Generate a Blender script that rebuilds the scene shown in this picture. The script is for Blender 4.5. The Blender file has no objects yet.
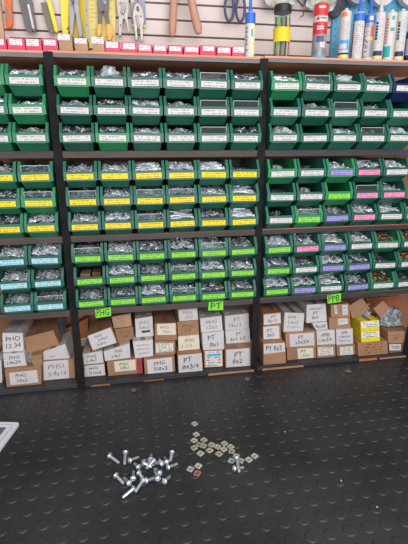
import bpy, bmesh, math, random
from mathutils import Vector, Matrix
random.seed(11)
SC = bpy.context.scene
COL = SC.collection

# ------------------------------------------------------------------ helpers
def lin(c):
    return tuple(((v/255)/12.92 if v/255 <= .04045 else (((v/255)+.055)/1.055)**2.4) for v in c)

def nt(name):
    m = bpy.data.materials.new(name); m.use_nodes = True
    t = m.node_tree; b = t.nodes['Principled BSDF']
    return m, t, b

def N(t, typ, **kw):
    n = t.nodes.new(typ)
    for k, v in kw.items():
        if k in n.inputs: n.inputs[k].default_value = v
        else: setattr(n, k, v)
    return n

def mat(name, rgb, rough=.6, metal=0., var=.12, scale=30., bump=0., spec=.4, stretch=None):
    """procedural material: base colour with noise variation and optional bump"""
    m, t, b = nt(name)
    c = lin(rgb)
    tc = N(t, 'ShaderNodeTexCoord')
    src = tc.outputs['Object']
    if stretch:
        mp = N(t, 'ShaderNodeMapping'); mp.inputs['Scale'].default_value = stretch
        t.links.new(src, mp.inputs['Vector']); src = mp.outputs['Vector']
    no = N(t, 'ShaderNodeTexNoise', Scale=scale, Detail=4.)
    t.links.new(src, no.inputs['Vector'])
    oi = N(t, 'ShaderNodeObjectInfo')
    r = N(t, 'ShaderNodeValToRGB')
    r.color_ramp.elements[0].position = .3; r.color_ramp.elements[1].position = .7
    r.color_ramp.elements[0].color = (*[max(0, v*(1-var)) for v in c], 1)
    r.color_ramp.elements[1].color = (*[min(1, v*(1+var)) for v in c], 1)
    t.links.new(no.outputs['Fac'], r.inputs['Fac'])
    h = N(t, 'ShaderNodeHueSaturation')
    ma = N(t, 'ShaderNodeMapRange'); ma.inputs['To Min'].default_value = 1-var*.8; ma.inputs['To Max'].default_value = 1+var*.8
    t.links.new(oi.outputs['Random'], ma.inputs['Value'])
    t.links.new(ma.outputs['Result'], h.inputs['Value'])
    t.links.new(r.outputs['Color'], h.inputs['Color'])
    t.links.new(h.outputs['Color'], b.inputs['Base Color'])
    b.inputs['Roughness'].default_value = rough; b.inputs['Metallic'].default_value = metal
    b.inputs['Specular IOR Level'].default_value = spec
    if bump:
        bp = N(t, 'ShaderNodeBump', Strength=bump, Distance=.004)
        t.links.new(no.outputs['Fac'], bp.inputs['Height'])
        t.links.new(bp.outputs['Normal'], b.inputs['Normal'])
    return m

def print_mat(name, paper, ink, rows=2, freq=22., thr=.45, strength=.75, lo=.15, hi=.85, bar=False):
    """paper carrying small printed lines (dashes across the UV square)"""
    m, t, b = nt(name)
    uv = N(t, 'ShaderNodeTexCoord'); oi = N(t, 'ShaderNodeObjectInfo')
    s = N(t, 'ShaderNodeSeparateXYZ'); t.links.new(uv.outputs['UV'], s.inputs[0])
    def M(op, a, bb=None):
        n = N(t, 'ShaderNodeMath', operation=op)
        for i, v in enumerate((a, bb)):
            if v is None: continue
            if isinstance(v, (int, float)): n.inputs[i].default_value = v
            else: t.links.new(v, n.inputs[i])
        return n.outputs[0]
    u, v = s.outputs[0], s.outputs[1]
    vr = M('MULTIPLY', v, float(rows)); fr = M('FRACT', vr); fl = M('FLOOR', vr)
    band = M('MULTIPLY', M('GREATER_THAN', fr, .28), M('LESS_THAN', fr, .72))
    uu = M('FLOOR', M('MULTIPLY', u, freq))
    seed = M('MULTIPLY', oi.outputs['Random'], 97.)
    w = N(t, 'ShaderNodeTexWhiteNoise', noise_dimensions='3D')
    cb = N(t, 'ShaderNodeCombineXYZ'); t.links.new(uu, cb.inputs[0]); t.links.new(fl if not bar else seed, cb.inputs[1]); t.links.new(seed, cb.inputs[2])
    t.links.new(cb.outputs[0], w.inputs['Vector'])
    on = M('GREATER_THAN', w.outputs['Value'], thr)
    marg = M('MULTIPLY', M('GREATER_THAN', u, lo*.6), M('LESS_THAN', u, hi+.07))
    f = M('MULTIPLY', M('MULTIPLY', M('MULTIPLY', on, band), marg), strength)
    mx = N(t, 'ShaderNodeMix', data_type='RGBA')
    mx.inputs['A'].default_value = (*lin(paper), 1); mx.inputs['B'].default_value = (*lin(ink), 1)
    t.links.new(f, mx.inputs['Factor']); t.links.new(mx.outputs['Result'], b.inputs['Base Color'])
    b.inputs['Roughness'].default_value = .55; b.inputs['Specular IOR Level'].default_value = .3
    return m

def clear_mat(name, tint=(235, 240, 240), gloss=.3, rough=.18, crumple=60.):
    """thin clear plastic: see-through film with crumpled sheen"""
    m = bpy.data.materials.new(name); m.use_nodes = True
    t = m.node_tree; t.nodes.clear()
    o = N(t, 'ShaderNodeOutputMaterial'); tr = N(t, 'ShaderNodeBsdfTransparent'); gl = N(t, 'ShaderNodeBsdfPrincipled')
    tr.inputs[0].default_value = (*lin(tint), 1)
    gl.inputs['Base Color'].default_value = (*lin((215, 220, 222)), 1); gl.inputs['Roughness'].default_value = rough
    tc = N(t, 'ShaderNodeTexCoord'); no = N(t, 'ShaderNodeTexNoise', Scale=crumple, Detail=5.)
    t.links.new(tc.outputs['Object'], no.inputs['Vector'])
    mr = N(t, 'ShaderNodeMapRange'); mr.inputs['From Min'].default_value = .35; mr.inputs['From Max'].default_value = .75
    mr.inputs['To Min'].default_value = gloss*.35; mr.inputs['To Max'].default_value = min(1, gloss*2)
    t.links.new(no.outputs['Fac'], mr.inputs['Value'])
    bp = N(t, 'ShaderNodeBump', Strength=.8, Distance=.006); t.links.new(no.outputs['Fac'], bp.inputs['Height'])
    t.links.new(bp.outputs['Normal'], gl.inputs['Normal'])
    mx = N(t, 'ShaderNodeMixShader'); t.links.new(mr.outputs['Result'], mx.inputs[0])
    t.links.new(tr.outputs[0], mx.inputs[1]); t.links.new(gl.outputs[0], mx.inputs[2]); t.links.new(mx.outputs[0], o.inputs['Surface'])
    return m

def tag(o, label, cat, group=None, kind=None):
    o['label'] = label; o['category'] = cat
    if group: o['group'] = group
    if kind: o['kind'] = kind
    return o

def link(name, me, mats=(), parent=None, loc=None):
    o = bpy.data.objects.new(name, me); COL.objects.link(o)
    for m in (mats if isinstance(mats, (list, tuple)) else [mats]):
        me.materials.append(m)
    if parent: o.parent = parent
    if loc: o.location = loc
    return o

def empty(name, loc=(0, 0, 0), rot=(0, 0, 0)):
    o = bpy.data.objects.new(name, None); COL.objects.link(o); o.location = loc; o.rotation_euler = rot
    o.empty_display_size = .02
    return o

def mesh(name, bm, smooth=False):
    bmesh.ops.recalc_face_normals(bm, faces=bm.faces)
    me = bpy.data.meshes.new(name); bm.to_mesh(me); bm.free()
    if smooth:
        for p in me.polygons: p.use_smooth = True
    return me

def smooth_angle(me, deg=35):
    for p in me.polygons: p.use_smooth = True
    try: me.set_sharp_from_angle(angle=math.radians(deg))
    except Exception: pass
    return me

def bx(bm, x0, x1, y0, y1, z0, z1, mi=0, bevel=0.):
    v = [bm.verts.new(p) for p in ((x0,y0,z0),(x1,y0,z0),(x1,y1,z0),(x0,y1,z0),(x0,y0,z1),(x1,y0,z1),(x1,y1,z1),(x0,y1,z1))]
    fs = [bm.faces.new([v[i] for i in f]) for f in ((0,3,2,1),(4,5,6,7),(0,1,5,4),(1,2,6,5),(2,3,7,6),(3,0,4,7))]
    for f in fs: f.material_index = mi
    if bevel:
        es = list({e for f in fs for e in f.edges})
        bmesh.ops.bevel(bm, geom=es, offset=bevel, segments=2, affect='EDGES', profile=.5, material=-1)
    return fs

def prism_xz(bm, pts, y0, y1, mi=0, bevel=0.):
    """outline in the x,z plane pushed from y0 (front) to y1 (back)"""
    a = [bm.verts.new((x, y0, z)) for x, z in pts]; b = [bm.verts.new((x, y1, z)) for x, z in pts]
    fs = [bm.faces.new(a), bm.faces.new(b[::-1])]
    n = len(pts)
    for i in range(n):
        fs.append(bm.faces.new((a[i], b[i], b[(i+1) % n], a[(i+1) % n])))
    for f in fs: f.material_index = mi
    if bevel:
        es = list({e for f in fs for e in f.edges})
        bmesh.ops.bevel(bm, geom=es, offset=bevel, segments=2, affect='EDGES', profile=.5)
    return fs

def lathe(bm, prof, seg=20, M=None, mi=0):
    """profile [(r, h)] turned about z"""
    rings = []
    for r, h in prof:
        if r < 1e-6: rings.append([bm.verts.new((0, 0, h))])
        else: rings.append([bm.verts.new((r*math.cos(2*math.pi*i/seg), r*math.sin(2*math.pi*i/seg), h)) for i in range(seg)])
    for A, B in zip(rings, rings[1:]):
        for i in range(seg):
            j = (i+1) % seg
            if len(A) == 1 and len(B) == 1: continue
            if len(A) == 1: f = bm.faces.new((A[0], B[i], B[j]))
            elif len(B) == 1: f = bm.faces.new((A[i], A[j], B[0]))
            else: f = bm.faces.new((A[i], A[j], B[j], B[i]))
            f.material_index = mi
    if len(rings[0]) > 1: bm.faces.new(rings[0][::-1]).material_index = mi
    if len(rings[-1]) > 1: bm.faces.new(rings[-1]).material_index = mi
    if M is not None:
        bmesh.ops.transform(bm, matrix=M, verts=[v for R in rings for v in R])
    return rings

def tube(bm, pts, rad, seg=10, mi=0):
    """round rod along points; rad number or list"""
    pts = [Vector(p) for p in pts]; n = len(pts); rings = []
    for i, p in enumerate(pts):
        d = (pts[min(i+1, n-1)] - pts[max(i-1, 0)]).normalized()
        up = Vector((0, 1, 0)) if abs(d.y) < .9 else Vector((1, 0, 0))
        s = d.cross(up).normalized(); t = s.cross(d)
        r = rad[i] if isinstance(rad, (list, tuple)) else rad
        rings.append([bm.verts.new(p + s*r*math.cos(2*math.pi*k/seg) + t*r*math.sin(2*math.pi*k/seg)) for k in range(seg)])
    for A, B in zip(rings, rings[1:]):
        for k in range(seg):
            bm.faces.new((A[k], A[(k+1) % seg], B[(k+1) % seg], B[k])).material_index = mi
    bm.faces.new(rings[0][::-1]).material_index = mi; bm.faces.new(rings[-1]).material_index = mi

def quad_panel(name, q, y, m, parent, thick=.0004):
    """flat paper panel: q = TL TR BR BL in x,z on plane y, with UVs"""
    bm = bmesh.new(); uvl = bm.loops.layers.uv.new('UVMap')
    a = [bm.verts.new((x, y, z)) for x, z in q]; b = [bm.verts.new((x, y+thick, z)) for x, z in q]
    UV = [(0, 1), (1, 1), (1, 0), (0, 0)]
    f = bm.faces.new(a[::-1])
    for lp in f.loops: lp[uvl].uv = UV[a.index(lp.vert)]
    bm.faces.new(b)
    for i in range(4): bm.faces.new((a[i], a[(i+1) % 4], b[(i+1) % 4], b[i]))
    me = bpy.data.meshes.new(name); bm.normal_update(); bm.to_mesh(me); bm.free()
    return link(name, me, m, parent)

_txt = {}
def text_data(s, off=0.):
    """verts/faces of a string, normalised to its own box: x 0..w, y 0..1"""
    key = s+str(off)
    if key not in _txt:
        cu = bpy.data.curves.new('t', 'FONT'); cu.body = s; cu.size = 1; cu.resolution_u = 2; cu.offset = off
        ob = bpy.data.objects.new('t', cu); COL.objects.link(ob)
        dg = bpy.context.evaluated_depsgraph_get(); dg.update()
        me = bpy.data.meshes.new_from_object(ob.evaluated_get(dg))
        vs = [tuple(v.co) for v in me.vertices]; fs = [tuple(p.vertices) for p in me.polygons]
        x0 = min(v[0] for v in vs); x1 = max(v[0] for v in vs); y0 = min(v[1] for v in vs); y1 = max(v[1] for v in vs)
        h = y1-y0
        _txt[key] = ([((v[0]-x0)/(x1-x0), (v[1]-y0)/h) for v in vs], fs, (x1-x0)/h)
        bpy.data.objects.remove(ob); bpy.data.curves.remove(cu); bpy.data.meshes.remove(me)
    return _txt[key]

def bil(q, u, v):
    (ax, az), (bx_, bz), (cx, cz), (dx, dz) = q   # TL TR BR BL ; v=1 top
    tx, tz = ax+(bx_-ax)*u, az+(bz-az)*u; lx, lz = dx+(cx-dx)*u, dz+(cz-dz)*u
    return lx+(tx-lx)*v, lz+(tz-lz)*v

def scribble_strip(bm, q, y, u0, u1, v, amp, w, rnd):
    n = 26; pr = None
    for i in range(n+1):
        u = u0+(u1-u0)*i/n; vv = v+amp*rnd.uniform(-1, 1)
        p = [bil(q, u, vv+w), bil(q, u, vv-w)]
        cur = [bm.verts.new((p[0][0], y, p[0][1])), bm.verts.new((p[1][0], y, p[1][1]))]
        if pr and rnd.random() > .18: bm.faces.new((pr[0], cur[0], cur[1], pr[1]))
        pr = cur

def write_on(q, y, lines, m, parent, seed=0, pad=.14, fill=.66, name='handwriting'):
    """hand lettered lines mapped onto a panel"""
    rnd = random.Random(seed); bm = bmesh.new(); n = len(lines)
    W = math.dist(q[0], q[1]); H = math.dist(q[0], q[3])
    for i, s in enumerate(lines):
        if not s: continue
        v1 = 1-pad*.8-(1-1.6*pad)*i/n; v0 = 1-pad*.8-(1-1.6*pad)*(i+1)/n; vh = (v1-v0)*fill
        if s == '~':
            scribble_strip(bm, q, y, .14, .84, (v0+v1)/2, vh*.28, .02, rnd); continue
        vs, fs, asp = text_data(s)
        uw = asp*vh*H/W*rnd.uniform(.95, 1.15); uw = min(uw, 1-2*pad)
        u0 = (1-uw)*rnd.uniform(.3, .6); sl = rnd.uniform(-.03, .05); ph = rnd.uniform(0, 6)
        bv = []
        for a, b in vs:
            aa = a+.012*math.sin(9*b+ph); bb = b*(1+.10*math.sin(7*a+ph))+.06*math.sin(11*a+ph)
            X, Z = bil(q, u0+uw*aa+.03*bb*vh, v0+(v1-v0-vh)/2+vh*bb+sl*a)
            bv.append(bm.verts.new((X, y, Z)))
        for f in fs:
            try: bm.faces.new([bv[k] for k in f])
            except ValueError: pass
    me = bpy.data.meshes.new(name); bm.to_mesh(me); bm.free()
    return link(name, me, m, parent)

# ------------------------------------------------------------------ materials
MT = {
 'white_paper': mat('white paper', (204, 197, 195), .7, var=.05, scale=60, bump=.15),
 'white_card': mat('white card', (190, 182, 178), .7, var=.07, scale=25, bump=.2),
 'cream_paper': mat('cream paper', (220, 208, 186), .7, var=.06, scale=50),
 'cream': None,
 'kraft': mat('kraft cardboard', (160, 119, 90), .8, var=.13, scale=20, bump=.12, stretch=(1, 1, 4)),
 'kraft_light': mat('pale kraft', (176, 138, 108), .8, var=.1, scale=24),
 'dark_kraft': mat('dark kraft', (128, 92, 68), .8, var=.12, scale=24),
 'orange_kraft': mat('orange kraft', (176, 106, 66), .8, var=.1, scale=18),
 'red_card': mat('dark red card', (165, 62, 62), .6, var=.08),
 'pink_red': mat('pink red card', (208, 66, 98), .5, var=.08),
 'yellow_card': mat('yellow card', (232, 205, 40), .5, var=.06),
 'print_label': print_mat('printed label', (222, 216, 208), (40, 40, 45), rows=5, freq=26, thr=.35),
 'blue_print_label': print_mat('printed label blue', (222, 212, 200), (40, 40, 50), rows=6, freq=24, thr=.45),
 'yellow_print': print_mat('printed yellow box label', (226, 222, 205), (60, 52, 40), rows=3, freq=20, thr=.4),
 'kraft_print': print_mat('printed kraft', (170, 122, 88), (84, 54, 38), rows=4, freq=18, thr=.42, strength=.7),
 'ink': mat('black marker', (38, 34, 40), .6, var=.05),
 'grey_ink': mat('thin grey pen', (122, 115, 116), .6, var=.05),
 'blue_ink': mat('blue pen', (58, 52, 110), .6, var=.05),
 'cyan': mat('cyan print', (70, 165, 215), .5, var=.05),
 'tape': mat('packing tape', (150, 118, 88), .25, var=.1),
 'zinc': mat('zinc plated steel', (224, 229, 236), .26, .75, var=.10, scale=80),
 'zinc_dull': mat('dull screws', (172, 176, 180), .36, .95, var=.3, scale=60),
 'zinc_bright': mat('bright screws', (222, 226, 230), .34, .7, var=.15, scale=60),
 'brass': mat('yellow brown screws', (160, 136, 104), .4, .85, var=.25, scale=60),
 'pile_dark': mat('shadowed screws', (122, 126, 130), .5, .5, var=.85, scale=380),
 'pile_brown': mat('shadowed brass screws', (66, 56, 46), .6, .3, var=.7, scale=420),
 'post': mat('black painted steel', (26, 25, 27), .7, var=.2, scale=40, bump=.1, spec=.2),
 'bar_grey': mat('grey brown shelf edge', (112, 102, 102), .5, var=.14, scale=14, stretch=(1, 1, 5)),
 'bar_brown': mat('brown black shelf edge', (76, 64, 60), .55, var=.2, scale=14, stretch=(1, 1, 5)),
 'bar_dark': mat('dark shelf edge', (58, 55, 58), .5, var=.2, scale=14, stretch=(1, 1, 5)),
 'plank': mat('bare shelf wood', (220, 152, 114), .7, var=.16, scale=14, bump=.1, stretch=(1, 8, 8)),  # top shelf wood, lightened in colour to stand in for bounce light underneath
 'plank_dark': mat('worn shelf wood', (116, 84, 66), .7, var=.2, scale=14, bump=.1, stretch=(1, 8, 8)),
 'plank_orange': mat('orange shelf wood', (186, 104, 52), .6, var=.15, scale=14, stretch=(1, 8, 8)),
 'back': mat('brown backing board', (158, 108, 80), .8, var=.15, scale=8),
 'slat': mat('white slatwall', (212, 199, 193), .55, var=.03, scale=12),
 'groove': mat('brown slat groove', (138, 98, 82), .8, var=.12, scale=20),
 'rubber': None,
 'black_plastic': mat('black plastic', (38, 38, 42), .4, var=.1),
 'grey_steel': mat('brushed grey steel', (138, 134, 136), .42, .55, var=.12, scale=50),
 'dark_steel': mat('dark tooth steel', (96, 92, 94), .45, .4, var=.12, scale=60),
 'olive_steel': mat('olive grey blade', (112, 106, 92), .5, .3, var=.1, scale=60),
 'nickel': mat('nickel plated tool', (158, 148, 138), .4, .5, var=.14, scale=40),
 'orange_plastic': mat('orange plastic', (226, 120, 60), .45, var=.06),
 'yellow_plastic': mat('yellow plastic', (232, 212, 66), .45, var=.06),
 'yellow_card2': mat('yellow backing', (226, 206, 92), .6, var=.05),
 'pale_yellow': print_mat('pale yellow backing card', (230, 212, 128), (196, 176, 106), rows=18, freq=9, thr=.5, strength=.6),
 'amber': mat('amber dipped grip', (226, 172, 84), .4, var=.08),
 'wood': mat('pale turned wood', (196, 146, 122), .55, var=.10, scale=16, stretch=(6, 6, 1)),
 'wood_tan': mat('tan wood', (196, 158, 124), .55, var=.10, scale=16, stretch=(6, 6, 1)),
 'navy': mat('navy plastic', (74, 74, 104), .4, var=.1),
 'navy_bin': mat('navy plastic bin', (32, 42, 92), .4, var=.1, scale=10),
 'blue_plastic': mat('blue plastic', (52, 106, 196), .4, var=.06),
 'white_plastic': mat('white plastic', (206, 200, 196), .4, var=.04),
 'grey_tube': mat('silver grey tube', (150, 148, 150), .35, .3, var=.06),
 'red_can': mat('red can', (214, 54, 58), .35, var=.05),
 'teal_print': mat('teal print', (40, 160, 160), .5, var=.05),
 'red_print': mat('red print', (214, 80, 76), .5, var=.05),
 'navy_print': mat('navy print', (40, 46, 96), .5, var=.05),
 'yellow_print2': mat('yellow print', (226, 210, 90), .5, var=.05),
 'pastel_yellow': mat('pale yellow print', (236, 228, 168), .5, var=.04),
 'neon': mat('neon green card', (130, 220, 56), .6, var=.04),
 'slate_card': mat('blue grey backing card', (150, 150, 166), .6, var=.05),
 'grey_fabric': mat('dark woven bag', (70, 66, 72), .85, var=.3, scale=90, bump=.4),
 'white_frame': mat('white plastic rim', (232, 234, 238), .35, var=.03),
 'screen': mat('lilac grey panel', (120, 112, 132), .25, var=.1),
 'nut_cream': mat('yellowish zinc nut', (216, 204, 182), .45, .55, var=.18, scale=90),
 'nut_white': mat('pale zinc nut', (226, 222, 216), .4, .55, var=.14, scale=90),
 'rust': mat('copper rusted nut', (172, 122, 100), .5, .2, var=.2, scale=90),
 'scrap': mat('brownish scrap', (112, 98, 92), .5, var=.2),
 'clear_bag': clear_mat('clear plastic bag', gloss=.34),
 'cloudy_bag': clear_mat('cloudy plastic bag', tint=(205, 208, 206), gloss=.55, rough=.3, crumple=45),
 'clear_sheet': clear_mat('clear acrylic sheet', gloss=.05, rough=.1, crumple=3),
 'sheet_edge': mat('bright acrylic edge', (196, 202, 200), .3, var=.05),
 'counter': mat('dark counter laminate', (62, 58, 58), .5, var=.1),
 'floor': mat('grey floor tile', (150, 146, 140), .5, var=.08, scale=6),
}
for k, c in {'white': (212, 205, 200), 'yellow': (238, 208, 44), 'blue': (170, 210, 220), 'green': (140, 210, 66), 'pink': (238, 136, 178), 'lavender': (160, 140, 206)}.items():
    MT['card_'+k] = print_mat('bin card '+k, c, tuple(int(v*.28) for v in c), rows=2, freq=34, thr=.4, strength=.5)
MT['tag_print'] = print_mat('white price tag', (232, 226, 226), (80, 68, 76), rows=3, freq=12, thr=.4, strength=.7)
MT['tube_print'] = print_mat('tube fine print', (208, 202, 198), (96, 96, 108), rows=16, freq=11, thr=.38, strength=.55)
BINM = [mat('green bin plastic', c, .38, var=.07, scale=9, spec=.5) for c in
        ((40, 104, 84), (34, 94, 77), (42, 118, 86), (42, 136, 86))]

def rubber():
    m, t, b = nt('black coin rubber')
    tc = N(t, 'ShaderNodeTexCoord'); n1 = N(t, 'ShaderNodeTexNoise', Scale=5., Detail=6.); n2 = N(t, 'ShaderNodeTexNoise', Scale=900., Detail=2.)
    for n in (n1, n2): t.links.new(tc.outputs['Object'], n.inputs['Vector'])
    r = N(t, 'ShaderNodeValToRGB'); r.color_ramp.elements[0].position = .3; r.color_ramp.elements[1].position = .72
    r.color_ramp.elements[0].color = (*lin((42, 40, 42)), 1); r.color_ramp.elements[1].color = (*lin((62, 59, 61)), 1)
    t.links.new(n1.outputs['Fac'], r.inputs['Fac']); t.links.new(r.outputs['Color'], b.inputs['Base Color'])
    b.inputs['Roughness'].default_value = .42; b.inputs['Specular IOR Level'].default_value = .5
    bp = N(t, 'ShaderNodeBump', Strength=.25, Distance=.0008); t.links.new(n2.outputs['Fac'], bp.inputs['Height']); t.links.new(bp.outputs['Normal'], b.inputs['Normal'])
    return m
MT['rubber'] = rubber()

def pegboard_mat():
    m, t, b = nt('blue pegboard')
    tc = N(t, 'ShaderNodeTexCoord'); mp = N(t, 'ShaderNodeVectorMath', operation='SCALE'); mp.inputs['Scale'].default_value = 1/.0255
    t.links.new(tc.outputs['Object'], mp.inputs[0])
    fr = N(t, 'ShaderNodeVectorMath', operation='FRACTION'); t.links.new(mp.outputs[0], fr.inputs[0])
    sb = N(t, 'ShaderNodeVectorMath', operation='SUBTRACT'); sb.inputs[1].default_value = (.5, .5, .5); t.links.new(fr.outputs[0], sb.inputs[0])
    ml = N(t, 'ShaderNodeVectorMath', operation='MULTIPLY'); ml.inputs[1].default_value = (1, 0, 1); t.links.new(sb.outputs[0], ml.inputs[0])
    le = N(t, 'ShaderNodeVectorMath', operation='LENGTH'); t.links.new(ml.outputs[0], le.inputs[0])
    lt = N(t, 'ShaderNodeMath', operation='LESS_THAN'); lt.inputs[1].default_value = .1; t.links.new(le.outputs['Value'], lt.inputs[0])
    mx = N(t, 'ShaderNodeMix', data_type='RGBA'); mx.inputs['A'].default_value = (*lin((92, 162, 196)), 1); mx.inputs['B'].default_value = (*lin((40, 70, 90)), 1)
    t.links.new(lt.outputs[0], mx.inputs['Factor']); t.links.new(mx.outputs['Result'], b.inputs['Base Color']); b.inputs['Roughness'].default_value = .5
    return m
MT['pegboard'] = pegboard_mat()
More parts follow.
